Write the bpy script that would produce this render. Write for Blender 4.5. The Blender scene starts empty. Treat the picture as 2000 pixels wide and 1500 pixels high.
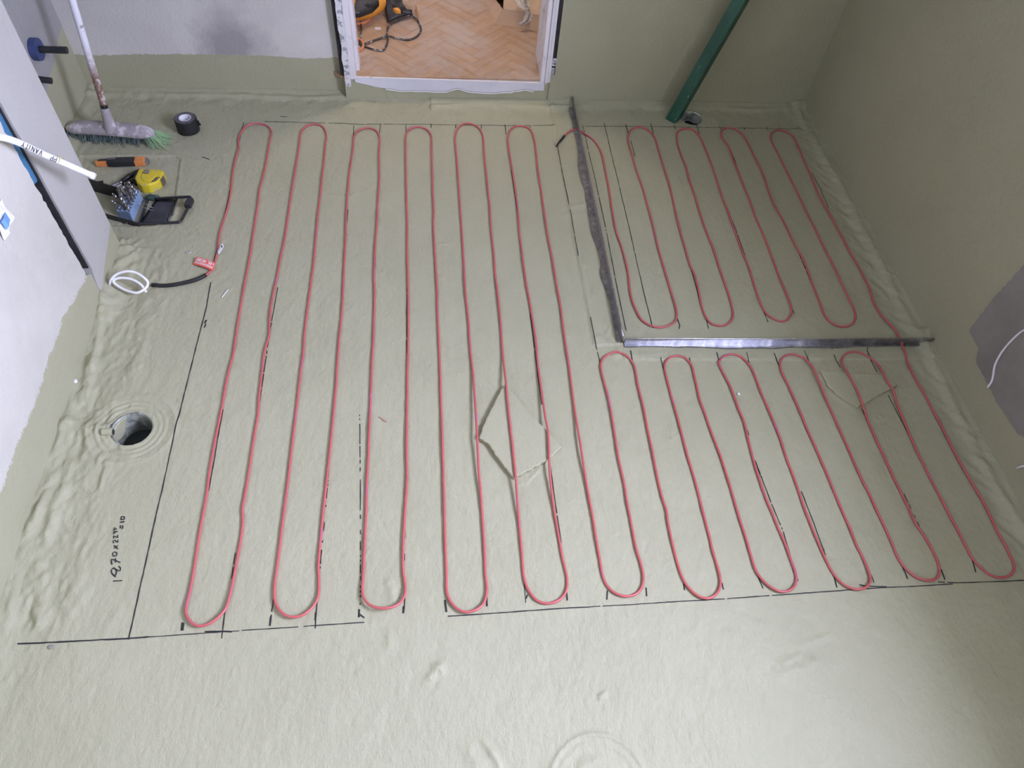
import bpy, bmesh, math, random
import numpy as np
from mathutils import Vector, Matrix

random.seed(7); rng = np.random.default_rng(11)
S = bpy.context.scene
COL = S.collection

# ------------------------------------------------------------------ camera
CAMH = 1.737
F_PX = 1431.2
RM = np.array([[0.99455552, -0.08012571, 0.06662725],
               [-0.02517049, -0.80514614, -0.5925421],
               [0.10112253, 0.58763898, -0.80277934]])   # rows: right, down, forward
cam = bpy.data.cameras.new('camera'); cam_o = bpy.data.objects.new('camera', cam); COL.objects.link(cam_o)
cam.sensor_width = 36.0; cam.lens = F_PX / 2000 * 36.0; cam.clip_start = 0.02
r_, d_, f_ = RM
cam_o.matrix_world = Matrix(((r_[0], -d_[0], -f_[0], 0), (r_[1], -d_[1], -f_[1], 0), (r_[2], -d_[2], -f_[2], CAMH), (0, 0, 0, 1)))
S.camera = cam_o

# ------------------------------------------------------------------ world, daylight, exposure
wd = bpy.data.worlds.new('sky'); S.world = wd; wd.use_nodes = True
bg = wd.node_tree.nodes['Background']
bg.inputs[0].default_value = (0.82, 0.855, 1.21, 1); bg.inputs[1].default_value = 56.5
WY0, WY1, WZ0, WZ1 = -0.35, 0.74, 1.20, 2.42          # window opening in the right wall
pl = bpy.data.lights.new('window_portal', 'AREA'); pl.shape = 'RECTANGLE'; pl.size = WZ1 - WZ0; pl.size_y = WY1 - WY0
pl.cycles.is_portal = True
pl_o = bpy.data.objects.new('window_portal', pl); COL.objects.link(pl_o)
pl_o.location = (1.875, (WY0 + WY1) / 2, (WZ0 + WZ1) / 2); pl_o.rotation_euler = (0, math.radians(90), 0)
vs = S.view_settings; vs.view_transform = 'Standard'; vs.look = 'None'; vs.gamma = 1.0; vs.use_curve_mapping = False
vs.exposure = 0.0
S.cycles.max_bounces = 14; S.cycles.diffuse_bounces = 8; S.cycles.glossy_bounces = 4; S.cycles.caustics_reflective = False; S.cycles.caustics_refractive = False
S.cycles.use_denoising = True

# ------------------------------------------------------------------ helpers: photo geometry
C0 = np.array([0, 0, CAMH])
def ray(px, py):
    v = RM.T @ np.array([px - 1000, py - 750, F_PX]); return v / np.linalg.norm(v)
def W(px, py, z=0.0):
    v = ray(px, py); return C0 + v * ((z - CAMH) / v[2])
def PX(px, py, x):
    v = ray(px, py); return C0 + v * (x / v[0])
def PY(px, py, y):
    v = ray(px, py); return C0 + v * (y / v[1])

# ------------------------------------------------------------------ helpers: noise
_T = rng.random((256, 256))
def vnoise(x, y, seed=0):
    x = np.asarray(x, float) + seed * 17.31; y = np.asarray(y, float) + seed * 9.77
    xi = np.floor(x).astype(int); yi = np.floor(y).astype(int)
    fx = x - xi; fy = y - yi; fx = fx * fx * (3 - 2 * fx); fy = fy * fy * (3 - 2 * fy)
    a = _T[xi & 255, yi & 255]; b = _T[(xi + 1) & 255, yi & 255]
    c = _T[xi & 255, (yi + 1) & 255]; d = _T[(xi + 1) & 255, (yi + 1) & 255]
    return ((a * (1 - fx) + b * fx) * (1 - fy) + (c * (1 - fx) + d * fx) * fy) * 2 - 1
def fbm(x, y, seed=0, o=3):
    s = 0; a = 1
    for i in range(o):
        s = s + a * vnoise(x * 2 ** i, y * 2 ** i, seed + i * 3); a *= .5
    return s
def sstep(a, b, x):
    t = np.clip((x - a) / (b - a), 0, 1); return t * t * (3 - 2 * t)

# ------------------------------------------------------------------ room dimensions
XL, XREC, XR = -1.01, -1.33, 1.59          # left wall, recessed left wall, right wall
YN, YB, YBR, YF = 1.858, 2.755, 2.712, -0.9 # end of the left nib, back wall (left / right of door), wall behind camera
ZC = 2.60
DX0, DX1 = -0.288, 0.449                   # clear door opening
ZH = 0.097                                 # hall floor level
XT = 0.583                                 # long metal trim
YT = 1.410                                 # short metal trim
HOLES = [(-0.827, 1.152, 0.054), (1.074, 2.613, 0.046)]
def poly_px(pts): return np.array([W(*p)[:2] for p in pts])
DIAMOND = poly_px([(985, 755), (1040, 818), (1068, 846), (1096, 877), (1075, 897), (1046, 915), (1003, 938), (988, 920), (970, 896), (955, 873), (936, 860), (950, 822), (968, 785)])
PATCH2 = poly_px([(1600, 727), (1655, 731), (1700, 733), (1732, 736), (1752, 754), (1710, 777), (1671, 799), (1640, 780), (1615, 757)])

def seg_d(x, y, a, b):
    ax, ay = a; bx, by = b; L2 = (bx - ax) ** 2 + (by - ay) ** 2
    t = np.clip(((x - ax) * (bx - ax) + (y - ay) * (by - ay)) / L2, 0, 1)
    return np.hypot(x - ax - t * (bx - ax), y - ay - t * (by - ay))
def poly_inside(x, y, P):
    ins = np.zeros(np.shape(x), bool); n = len(P)
    for i in range(n):
        x0, y0 = P[i]; x1, y1 = P[(i + 1) % n]
        c = ((y0 > y) != (y1 > y)) & (x < (x1 - x0) * (y - y0) / (y1 - y0 + 1e-12) + x0)
        ins ^= c
    return ins
def poly_dist(x, y, P):
    d = np.full(np.shape(x), 9.0)
    for i in range(len(P)): d = np.minimum(d, seg_d(x, y, P[i], P[(i + 1) % len(P)]))
    return np.where(poly_inside(x, y, P), 0, d)

def _path(*pts): return [tuple(W(*p)[:2]) for p in pts]
# trowel ridges and lumps read off the photograph: path, width, height
RIDGES = [
    (_path((176, 700), (168, 760), (160, 790)), .009, .010), (_path((186, 690), (181, 735), (170, 790)), .008, .009),
    (_path((140, 905), (118, 980), (112, 1005), (90, 1050)), .013, .012), (_path((112, 930), (90, 980), (60, 1050)), .010, .010),
    (_path((60, 985), (40, 1040), (15, 1120)), .012, .012), (_path((82, 1105), (80, 1160), (84, 1215)), .016, .008),
    (_path((205, 920), (196, 955)), .006, .005), (_path((205, 905), (240, 905)), .004, .003),
    (_path((136, 832), (175, 842), (216, 846)), .026, .022),
    (_path((205, 590), (196, 650), (182, 720)), .010, .008), (_path((222, 615), (245, 605)), .006, .004),
    (_path((230, 640), (250, 628)), .006, .004), (_path((215, 470), (250, 470)), .010, .006), (_path((230, 500), (275, 470)), .008, .005),
    (_path((240, 520), (262, 500)), .012, .008), (_path((205, 540), (205, 580), (200, 610)), .030, .024),
    (_path((760, 1140), (768, 1170)), .010, .006), (_path((760, 1230), (762, 1260)), .009, .004),
    (_path((840, 1322), (852, 1306), (862, 1300)), .010, .008), (_path((845, 1300), (866, 1312)), .006, .006),
    (_path((1172, 1362), (1180, 1355)), .006, .006), (_path((945, 1450), (965, 1475), (975, 1498)), .006, .008), (_path((920, 1470), (930, 1500)), .016, .008),
    (_path((1526, 1315), (1560, 1305), (1590, 1290)), .013, .006), (_path((1530, 1295), (1562, 1280)), .010, .005), (_path((1560, 1262), (1620, 1240)), .009, .004),
    (_path((1660, 1350), (1690, 1380)), .014, .004), (_path((1070, 900), (1030, 940), (1012, 946)), .004, .004),
    (_path((1600, 730), (1625, 770), (1668, 800)), .007, .006), (_path((1712, 820), (1720, 815)), .010, .006), (_path((1762, 762), (1772, 758)), .010, .005),
    (_path((1118, 405), (1140, 402)), .014, .007), (_path((1100, 420), (1135, 420)), .010, .004),
    (_path((1170, 660), (1205, 690)), .014, .006), (_path((1185, 655), (1190, 640), (1183, 632)), .006, .004), (_path((1215, 672), (1205, 690)), .015, .006),
    (_path((1800, 655), (1815, 650)), .018, .018), (_path((1250, 690), (1258, 712)), .004, .0025), (_path((1268, 700), (1272, 712)), .004, .0025), (_path((1225, 695), (1285, 692)), .008, .003),
    (_path((690, 380), (720, 372), (715, 365)), .006, .003), (_path((620, 380), (690, 385)), .005, .003), (_path((855, 478), (885, 475), (884, 463)), .005, .003),
    (_path((205, 1245), (212, 1210), (230, 1200)), .012, .003), (_path((70, 1195), (78, 1222)), .010, .007),
    (_path((1212, 850), (1245, 860)), .004, .002), (_path((1300, 862), (1325, 850)), .006, .002), (_path((1312, 830), (1312, 868)), .004, .002),
]
_PIM = np.column_stack([rng.uniform(-1.0, 1.55, 420), rng.uniform(0.12, 2.66, 420), rng.uniform(.002, .005, 420), rng.uniform(.0006, .0024, 420)])
RECESS = poly_px([(160, 306), (342, 306), (350, 312), (335, 420), (300, 440), (150, 440)])

def height(x, y, fine=True):
    x = np.asarray(x, float); y = np.asarray(y, float)
    h = .0013 * fbm(x * 2.3, y * 2.3, 1) + .0007 * fbm(x * 9, y * 9, 5)
    if fine:
        h = h + .0006 * fbm(x * 38, y * 30, 9) + .0005 * vnoise(x * 105, y * 80, 21)
    # --- fillets at the walls
    xl = np.where(y < YN, XL, XREC)
    d = x - xl
    n1 = fbm(x * 7, y * 3, 31); n2 = vnoise(x * 26, y * 7, 33); n3 = vnoise(x * 60, y * 22, 35)
    m = np.exp(-(np.maximum(d, 0) / .045) ** 2)
    h = h + (.015 + .004 * n1) * m + (.0025 * n2 + .0018 * n3) * np.exp(-(np.maximum(d, 0) / .11) ** 2)
    msk = sstep(.24, .12, d) * sstep(.4, .7, y) * sstep(2.0, 1.75, y)
    h = h + msk * .004 * np.maximum(0, fbm(x * 16, y * 6, 41)) + msk * .0030 * np.abs(fbm(x * 40, y * 16, 43)) + msk * .0014 * vnoise(x * 90, y * 60, 45)
    # right wall
    d = XR - x
    nb = vnoise(x * 18, y * 6, 51); nc = vnoise(x * 30, y * 34 + x * 40, 53)
    c = .034 + .006 * vnoise(y * 0, y * 5, 55)
    h = h + (.011 + .004 * nb) * np.exp(-((d - c) / .018) ** 2) + .014 * np.exp(-(np.maximum(d, 0) / .02) ** 2)
    h = h + .0034 * nc * np.exp(-((d - .06) / .045) ** 2) + .0022 * fbm(x * 55, y * 45, 57) * np.exp(-((d - .04) / .035) ** 2)
    # back wall
    yb = np.where(x < .0, YB, YBR)
    d = yb - y
    nb = vnoise(x * 6, y * 16, 61); nc = vnoise(x * 34, y * 34, 63)
    h = h + .016 * np.exp(-(np.maximum(d, 0) / .024) ** 2) + (.007 + .004 * nb) * np.exp(-((d - .035 - .01 * nb) / .012) ** 2)
    h = h + .0032 * nc * np.exp(-((d - .055) / .045) ** 2)
    # end of the nib
    d = np.where(y > YN, y - YN, 9)
    h = h + np.where(x < XL, .02 * np.exp(-(d / .03) ** 2), 0)
    # --- membrane bands against the metal trims
    xt = XT + (y - 2.716) * .0077
    t = (x - (xt - .095 + .006 * vnoise(x * 0, y * 7, 71))) / .095
    band = np.where((t > 0) & (x < xt + .004) & (y > YT), 1, 0)
    hb = (.0030 + .0030 * np.clip(t, 0, 1)) + .0016 * vnoise(x * 60, y * 6, 73)
    h = h + band * hb * sstep(0, .08, t) + np.where(y > YT, .0028 * np.exp(-((t - .06) / .06) ** 2), 0)
    yt = YT - (x - .578) * .0247
    t = (y - (yt - .062)) / .062
    band = np.where((t > 0) & (y < yt + .003) & (x > XT - .01), 1, 0)
    h = h + band * (.003 + .002 * np.clip(t, 0, 1)) * sstep(0, .1, t)
    # --- troweled rings round the drains
    for hx, hy, hr in HOLES:
        rr = np.hypot(x - hx, y - hy)
        ang = np.arctan2(y - hy, x - hx)
        k = .0016 if hr > .05 else .0007
        h = h + k * np.sin((rr - hr) * 2 * np.pi / .0145) * sstep(hr - .005, hr + .004, rr) * sstep(hr + .055, hr + .035, rr)
        h = h + .004 * np.exp(-((rr - hr - .058) / .006) ** 2) * (.6 + .4 * np.sin(ang * 2 + 1)) * (k / .0016)
    rr = np.hypot(x - .318, y - .207)
    h = h + .004 * np.exp(-((rr - .105) / .005) ** 2) + .0015 * np.exp(-((rr - .088) / .006) ** 2) + .003 * np.exp(-((rr - .05) / .012) ** 2)
    # --- ridges, lumps, pimples
    for pts, w, a in RIDGES:
        x0 = min(p[0] for p in pts) - 3 * w; x1 = max(p[0] for p in pts) + 3 * w
        y0 = min(p[1] for p in pts) - 3 * w; y1 = max(p[1] for p in pts) + 3 * w
        sel = (x > x0) & (x < x1) & (y > y0) & (y < y1)
        if not np.any(sel): continue
        xs = x[sel]; ys = y[sel]; dd = np.full(xs.shape, 9.)
        for p, q in zip(pts[:-1], pts[1:]): dd = np.minimum(dd, seg_d(xs, ys, p, q))
        nn = .55 + .22 * fbm(xs * 40, ys * 40, 81)
        dd = dd * (1.05 + .22 * fbm(xs * 55, ys * 55, 83))
        add = np.zeros_like(h); add[sel] = a * nn * np.exp(-(dd / w) ** 2); h = h + add
    if fine:
        for px, py, w, a in _PIM:
            sel = (np.abs(x - px) < 3 * w) & (np.abs(y - py) < 3 * w)
            if np.any(sel):
                add = np.zeros_like(h); add[sel] = a * np.exp(-((x[sel] - px) ** 2 + (y[sel] - py) ** 2) / w ** 2); h = h + add
    # shallow square pocket by the tools
    dd = poly_dist(x, y, RECESS)
    h = h - .004 * sstep(.006, 0, dd) + .0012 * np.exp(-((dd - .008) / .006) ** 2)
    return h

def H1(x, y): return float(height(np.array([x]), np.array([y]), False)[0])

# ------------------------------------------------------------------ helpers: mesh building
class MB:
    def __init__(s): s.v = []; s.f = []
    def add(s, vs, fs):
        o = len(s.v); s.v += [tuple(map(float, v)) for v in vs]; s.f += [tuple(i + o for i in f) for f in fs]; return s
    def box(s, a, b, M=None):
        (x0, y0, z0), (x1, y1, z1) = a, b
        vs = [(x0, y0, z0), (x1, y0, z0), (x1, y1, z0), (x0, y1, z0), (x0, y0, z1), (x1, y0, z1), (x1, y1, z1), (x0, y1, z1)]
        if M is not None: vs = [tuple(M @ Vector(v)) for v in vs]
        return s.add(vs, [(0, 3, 2, 1), (4, 5, 6, 7), (0, 1, 5, 4), (1, 2, 6, 5), (2, 3, 7, 6), (3, 0, 4, 7)])
    def prism(s, poly, z0, z1, fn=None):
        """poly: list of (u, v); fn maps (u, v, w) to a point"""
        fn = fn or (lambda u, v, w: (u, v, w)); n = len(poly)
        vs = [fn(u, v, z0) for u, v in poly] + [fn(u, v, z1) for u, v in poly]
        return s.add(vs, [tuple(range(n - 1, -1, -1)), tuple(range(n, 2 * n))] + [(i, (i + 1) % n, n + (i + 1) % n, n + i) for i in range(n)])
    def tube(s, P, r, n=10, cap=True, flat=None):
        P = np.asarray(P, float); m = len(P); r = np.broadcast_to(np.asarray(r, float), (m,))
        T = np.gradient(P, axis=0); T /= np.linalg.norm(T, axis=1)[:, None] + 1e-12
        u = np.cross(T[0], [0, 0, 1.]);
        if np.linalg.norm(u) < 1e-4: u = np.array([1., 0, 0])
        u /= np.linalg.norm(u); vs = []
        for i in range(m):
            u = u - T[i] * (u @ T[i]); u /= np.linalg.norm(u); w = np.cross(T[i], u)
            for k in range(n):
                a = 2 * math.pi * k / n
                vs.append(P[i] + r[i] * (math.cos(a) * u + (flat or 1) * math.sin(a) * w))
        fs = [(i * n + k, i * n + (k + 1) % n, (i + 1) * n + (k + 1) % n, (i + 1) * n + k) for i in range(m - 1) for k in range(n)]
        if cap: fs += [tuple(range(n - 1, -1, -1)), tuple(range((m - 1) * n, m * n))]
        return s.add(vs, fs)
    def lathe(s, prof, n=32, c=(0, 0, 0)):
        m = len(prof)
        vs = [(c[0] + r * math.cos(2 * math.pi * k / n), c[1] + r * math.sin(2 * math.pi * k / n), c[2] + z) for r, z in prof for k in range(n)]
        return s.add(vs, [(i * n + k, i * n + (k + 1) % n, (i + 1) * n + (k + 1) % n, (i + 1) * n + k) for i in range(m - 1) for k in range(n)])
    def grid(s, fn, nu, nv):
        vs = [fn(i / nu, j / nv) for j in range(nv + 1) for i in range(nu + 1)]
        return s.add(vs, [(j * (nu + 1) + i, j * (nu + 1) + i + 1, (j + 1) * (nu + 1) + i + 1, (j + 1) * (nu + 1) + i) for j in range(nv) for i in range(nu)])
    def mesh(s, name, mat, smooth=False):
        me = bpy.data.meshes.new(name); me.from_pydata(s.v, [], s.f); me.validate(); me.update()
        bm = bmesh.new(); bm.from_mesh(me); bmesh.ops.recalc_face_normals(bm, faces=bm.faces); bm.to_mesh(me); bm.free()
        if mat: me.materials.append(mat)
        if smooth: me.polygons.foreach_set('use_smooth', [True] * len(me.polygons))
        return me
    def obj(s, name, mat, parent=None, smooth=False, bevel=0, solid=0, angle=None):
        o = bpy.data.objects.new(name, s.mesh(name, mat, smooth)); COL.objects.link(o)
        if parent: o.parent = parent
        if solid:
            md = o.modifiers.new('solidify', 'SOLIDIFY'); md.thickness = solid; md.offset = 0
        if bevel:
            md = o.modifiers.new('bevel', 'BEVEL'); md.width = bevel; md.segments = 2; md.limit_method = 'ANGLE'; md.angle_limit = math.radians(35)
        if angle:
            o.data.set_sharp_from_angle(angle=math.radians(angle))
        return o
def tag(o, label=None, cat=None, group=None, kind=None):
    if label: o['label'] = label
    if cat: o['category'] = cat
    if group: o['group'] = group
    if kind: o['kind'] = kind
    return o
def thing(name, label, cat, loc=(0, 0, 0), rotz=0, group=None):
    o = bpy.data.objects.new(name, None); COL.objects.link(o); o.empty_display_size = .05
    o.location = loc; o.rotation_euler = (0, 0, rotz)
    return tag(o, label, cat, group)
def struct(o): o['kind'] = 'structure'; return o
def catmull(P, step=.004):
    P = np.asarray(P, float); out = []
    Q = np.vstack([2 * P[0] - P[1], P, 2 * P[-1] - P[-2]])
    for i in range(1, len(Q) - 2):
        p0, p1, p2, p3 = Q[i - 1:i + 3]
        n = max(1, int(np.linalg.norm(p2 - p1) / step))
        for k in range(n):
            t = k / n
            out.append(.5 * (2 * p1 + (p2 - p0) * t + (2 * p0 - 5 * p1 + 4 * p2 - p3) * t * t + (3 * p1 - p0 - 3 * p2 + p3) * t ** 3))
    out.append(P[-1]); return np.array(out)
def resample(P, step):
    P = np.asarray(P, float); L = np.r_[0, np.cumsum(np.linalg.norm(np.diff(P, axis=0), axis=1))]
    n = max(2, int(L[-1] / step)); s = np.linspace(0, L[-1], n)
    return np.column_stack([np.interp(s, L, P[:, i]) for i in range(P.shape[1])])

# ------------------------------------------------------------------ materials
class Mat:
    def __init__(s, name, col=(.5, .5, .5), rough=.5, metal=0, spec=.5):
        s.m = bpy.data.materials.new(name); s.m.use_nodes = True; s.nt = s.m.node_tree
        s.b = s.nt.nodes['Principled BSDF']; s.set('Base Color', (*col, 1)); s.set('Roughness', rough); s.set('Metallic', metal); s.set('Specular IOR Level', spec)
        s.tc = None
    def set(s, k, v): s.b.inputs[k].default_value = v
    def n(s, t, **kw):
        nd = s.nt.nodes.new(t)
        for k, v in kw.items():
            if k.startswith('i_'):
                key = k[2:]; key = int(key) if key.isdigit() else key.replace('_', ' ')
                nd.inputs[key].default_value = v
            else: setattr(nd, k, v)
        return nd
    def l(s, a, b): s.nt.links.new(a, b)
    def co(s):
        if not s.tc: s.tc = s.n('ShaderNodeTexCoord')
        return s.tc.outputs['Object']
    def mapped(s, scale):
        mp = s.n('ShaderNodeMapping'); mp.inputs['Scale'].default_value = scale; s.l(s.co(), mp.inputs[0]); return mp.outputs[0]
    def noise(s, scale, detail=4, rough=.55, vec=None, dist=0):
        nd = s.n('ShaderNodeTexNoise'); nd.inputs['Scale'].default_value = scale; nd.inputs['Detail'].default_value = detail; nd.inputs['Roughness'].default_value = rough; nd.inputs['Distortion'].default_value = dist
        s.l(vec or s.co(), nd.inputs['Vector']); return nd.outputs['Fac']
    def ramp(s, fac, stops):
        r = s.n('ShaderNodeValToRGB'); e = r.color_ramp.elements
        while len(e) < len(stops): e.new(.5)
        for el, (p, c) in zip(e, stops): el.position = p; el.color = (*c, 1) if len(c) == 3 else c
        s.l(fac, r.inputs[0]); return r.outputs[0]
    def mix(s, fac, a, b, mode='MIX'):
        m = s.n('ShaderNodeMix', data_type='RGBA', blend_type=mode)
        if isinstance(fac, float): m.inputs[0].default_value = fac
        else: s.l(fac, m.inputs[0])
        for k, v in ((6, a), (7, b)):
            if isinstance(v, tuple): m.inputs[k].default_value = (*v, 1)
            else: s.l(v, m.inputs[k])
        return m.outputs[2]
    def math(s, op, a, b=None, c=None):
        m = s.n('ShaderNodeMath', operation=op)
        for i, v in enumerate((a, b, c)):
            if v is None: continue
            if isinstance(v, (int, float)): m.inputs[i].default_value = v
            else: s.l(v, m.inputs[i])
        return m.outputs[0]
    def xyz(s):
        nd = s.n('ShaderNodeSeparateXYZ'); s.l(s.co(), nd.inputs[0]); return nd.outputs
    def color(s, c): s.l(c, s.b.inputs['Base Color']); return s
    def rough(s, c): s.l(c, s.b.inputs['Roughness']); return s
    def bump(s, h, strength=.3, dist=.002):
        prev = s.b.inputs['Normal'].links
        b = s.n('ShaderNodeBump'); b.inputs['Strength'].default_value = strength; b.inputs['Distance'].default_value = dist
        s.l(h, b.inputs['Height'])
        if prev: s.l(prev[0].from_socket, b.inputs['Normal'])
        s.l(b.outputs[0], s.b.inputs['Normal']); return s

GREEN = (.392, .386, .262)
def green_col(m):
    c = m.ramp(m.noise(3.2, 5, .6), [(.25, (.372, .367, .248)), (.5, GREEN), (.8, (.412, .405, .282))])
    return m.mix(m.ramp(m.noise(190, 2, .5), [(.685, (0, 0, 0)), (.74, (1, 1, 1))]), c, m.mix(.30, c, (.62, .62, .56)))
def green_bumps(m, s=1.0):
    m.bump(m.noise(85, 6, .66, m.mapped((1, .55, 1))), .75 * s, .0036)
    m.bump(m.noise(300, 3, .6), .5 * s, .0012)
def mat_green(name, rough=.42):
    m = Mat(name, GREEN, rough, spec=.30); m.color(green_col(m)); green_bumps(m)
    m.rough(m.ramp(m.noise(9, 4), [(.3, (rough - .07,) * 3), (.7, (rough + .09,) * 3)]))
    return m
M_FLOOR = mat_green('membrane', .40).m
M_GREENW = mat_green('membrane_wall', .50).m

def mat_wall(name, upper, lo, axis_noise=.025, stain=None, extra=None):
    """plaster above, membrane brushed on up to about height lo"""
    m = Mat(name, (.7, .7, .72), .75)
    z = m.xyz()[2]
    g = green_col(m)
    u = m.ramp(m.noise(2.6, 6, .6, dist=.4), [(.3, upper[0]), (.55, upper[1]), (.75, upper[2])])
    if stain: u = stain(m, u)
    nz = m.math('MULTIPLY', m.math('SUBTRACT', m.noise(120, 4, .75), .5), axis_noise)
    nz2 = m.math('MULTIPLY', m.math('SUBTRACT', m.noise(5, 3, .6), .5), axis_noise * 2.2)
    e = m.math('ADD', m.math('ADD', z, nz), nz2)
    if extra: e = extra(m, e)
    fac = m.math('GREATER_THAN', e, lo)
    m.color(m.mix(fac, g, u)); green_bumps(m, .8)
    m.rough(m.math('ADD', m.math('MULTIPLY', fac, .3), .48))
    return m.m
M_WALL_L = mat_wall('plaster_left', ((.50, .485, .435), (.57, .555, .50), (.60, .585, .53)), .148, .05)
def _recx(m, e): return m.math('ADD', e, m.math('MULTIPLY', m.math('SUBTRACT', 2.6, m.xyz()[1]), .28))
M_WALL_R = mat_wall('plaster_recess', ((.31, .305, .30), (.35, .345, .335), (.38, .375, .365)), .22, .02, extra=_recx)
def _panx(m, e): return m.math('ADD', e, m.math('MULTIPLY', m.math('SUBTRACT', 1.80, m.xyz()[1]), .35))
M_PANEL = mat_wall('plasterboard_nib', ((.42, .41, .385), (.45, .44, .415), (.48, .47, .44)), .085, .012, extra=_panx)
def _stain(m, u):
    d = m.n('ShaderNodeVectorMath', operation='DISTANCE'); m.l(m.co(), d.inputs[0]); d.inputs[1].default_value = (-.74, 2.755, .20)
    f = m.math('ADD', d.outputs['Value'], m.math('MULTIPLY', m.math('SUBTRACT', m.noise(9, 4), .5), .22))
    return m.mix(m.ramp(f, [(.05, (1, 1, 1)), (.17, (0, 0, 0))]), u, (.34, .325, .32))
M_WALL_B = mat_wall('plaster_back', ((.50, .485, .455), (.59, .575, .54), (.66, .645, .61)), .152, .02, stain=_stain)

def simple(name, col, rough=.5, metal=0, var=.12, scale=30, bump=0, spec=.5):
    m = Mat(name, col, rough, metal, spec)
    lo = tuple(c * (1 - var) for c in col); hi = tuple(min(1, c * (1 + var)) for c in col)
    m.color(m.ramp(m.noise(scale, 4), [(.3, lo), (.7, hi)]))
    if bump: m.bump(m.noise(scale * 4, 3), .4, bump)
    return m.m
def dirty(name, col, dirt, rough=.5, scale=25, lo=.5, hi=.6, metal=0, bump=0):
    m = Mat(name, col, rough, metal)
    m.color(m.mix(m.ramp(m.noise(scale, 6, .65), [(lo, (0, 0, 0)), (hi, (1, 1, 1))]), col, dirt))
    if bump: m.bump(m.noise(scale * 3, 4), .4, bump)
    return m.m
M_CEIL = simple('ceiling_paint', (.34, .33, .31), .85, scale=3, var=.06)
M_FRONT = simple('plaster_front', (.28, .27, .25), .8, scale=3, var=.06)
M_RED = None
m = Mat('cable_red', (.55, .10, .12), .38)
m.color(m.ramp(m.noise(7, 3, .6), [(.35, (.52, .115, .112)), (.60, (.50, .112, .115)), (.69, (.50, .105, .18)), (.78, (.54, .16, .19))])); M_RED = m.m
M_BLACK = simple('black_plastic', (.018, .018, .02), .42, var=.3)
M_BLACKR = simple('black_rubber', (.012, .012, .013), .6, var=.3)
M_INK = simple('marker_ink', (.016, .016, .018), .7, var=.3)
M_STEEL = Mat('steel', (.46, .46, .48), .32, 1.0); M_STEEL.color(M_STEEL.ramp(M_STEEL.noise(14, 5, .6, M_STEEL.mapped((3, 3, 1))), [(.3, (.26, .26, .29)), (.55, (.42, .42, .45)), (.7, (.6, .6, .63))])); M_STEEL = M_STEEL.m
M_CHROME = simple('bright_steel', (.42, .41, .42), .32, 1.0, var=.25, scale=80)
M_WHITE = simple('white_plastic', (.80, .80, .82), .4, var=.04)
M_WPAINT = dirty('white_gloss_paint', (.78, .76, .79), (.55, .53, .53), .35, 18, .56, .70)
M_WROUGH = dirty('rough_plaster_edge', (.72, .71, .74), (.32, .32, .35), .8, 40, .5, .56, bump=.002)
M_GAP_SHADE = simple('painted_gap_shade', (.03, .028, .03), .9, var=.4)  # near-black colour standing in for the shade inside gaps and holes
M_BLUE = dirty('blue_pipe', (.045, .16, .30), (.20, .27, .33), .45, 30, .58, .70)
M_NAVY = simple('navy_plastic', (.04, .06, .16), .5)
M_DRAIN = dirty('drain_pipe', (.30, .32, .27), (.13, .14, .13), .35, 30, .45, .6)
M_WATER = simple('drain_water', (.03, .034, .033), .35, var=.2, spec=.2)

# ------------------------------------------------------------------ floor (height field with trowel marks)
def build_floor():
    step = .004
    xs = np.arange(XREC - .02, XR + .02, step)
    ys = np.r_[np.arange(YF - .01, .08, .03), np.arange(.10, YB + .02, step)]
    X, Y = np.meshgrid(xs, ys); nx, ny = len(xs), len(ys)
    Z = height(X.ravel(), Y.ravel()).reshape(X.shape)
    keep = np.ones((ny - 1, nx - 1), bool)
    for hx, hy, hr in HOLES:                      # real holes: vertices near the rim slide onto the circle
        R = np.hypot(X - hx, Y - hy); near = np.abs(R - hr) < step * .75
        k = np.where(near, hr / np.maximum(R, 1e-6), 1)
        X = np.where(near, hx + (X - hx) * k, X); Y = np.where(near, hy + (Y - hy) * k, Y)
        Rn = np.hypot(X - hx, Y - hy); ins = Rn < hr + 1e-5
        keep &= ~(ins[:-1, :-1] & ins[1:, :-1] & ins[:-1, 1:] & ins[1:, 1:])
    # floor runs only inside the room outline
    xc = (xs[:-1] + xs[1:]) / 2; yc = (ys[:-1] + ys[1:]) / 2; XC, YC = np.meshgrid(xc, yc)
    keep &= ~((XC < XL - .04) & (YC < YN - .05))
    idx = np.arange(nx * ny).reshape(ny, nx)
    q = np.stack([idx[:-1, :-1], idx[:-1, 1:], idx[1:, 1:], idx[1:, :-1]], -1)[keep]
    co = np.stack([X, Y, Z], -1).reshape(-1, 3)
    used = np.zeros(nx * ny, bool); used[q.ravel()] = True
    remap = np.cumsum(used) - 1; co = co[used]; q = remap[q]
    me = bpy.data.meshes.new('floor'); me.vertices.add(len(co)); me.vertices.foreach_set('co', co.ravel())
    me.loops.add(q.size); me.loops.foreach_set('vertex_index', q.ravel().astype(np.int32))
    me.polygons.add(len(q)); me.polygons.foreach_set('loop_start', np.arange(0, q.size, 4, dtype=np.int32))
    me.polygons.foreach_set('use_smooth', np.ones(len(q), bool))
    me.update(); me.validate(); me.materials.append(M_FLOOR)
    o = bpy.data.objects.new('floor', me); COL.objects.link(o)
    return struct(tag(o, 'pale grey green membrane floor with trowel ridges and marker lines'))
FLOOR = build_floor()

struct(MB().box((XREC - .15, YF - .2, -.25), (XR + .26, YB + .13, -.14)).obj('under_floor_blocker', simple('blocker_grey', (.3, .3, .3), .9)))  # unseen slab added to block sky light from below the floor

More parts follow.
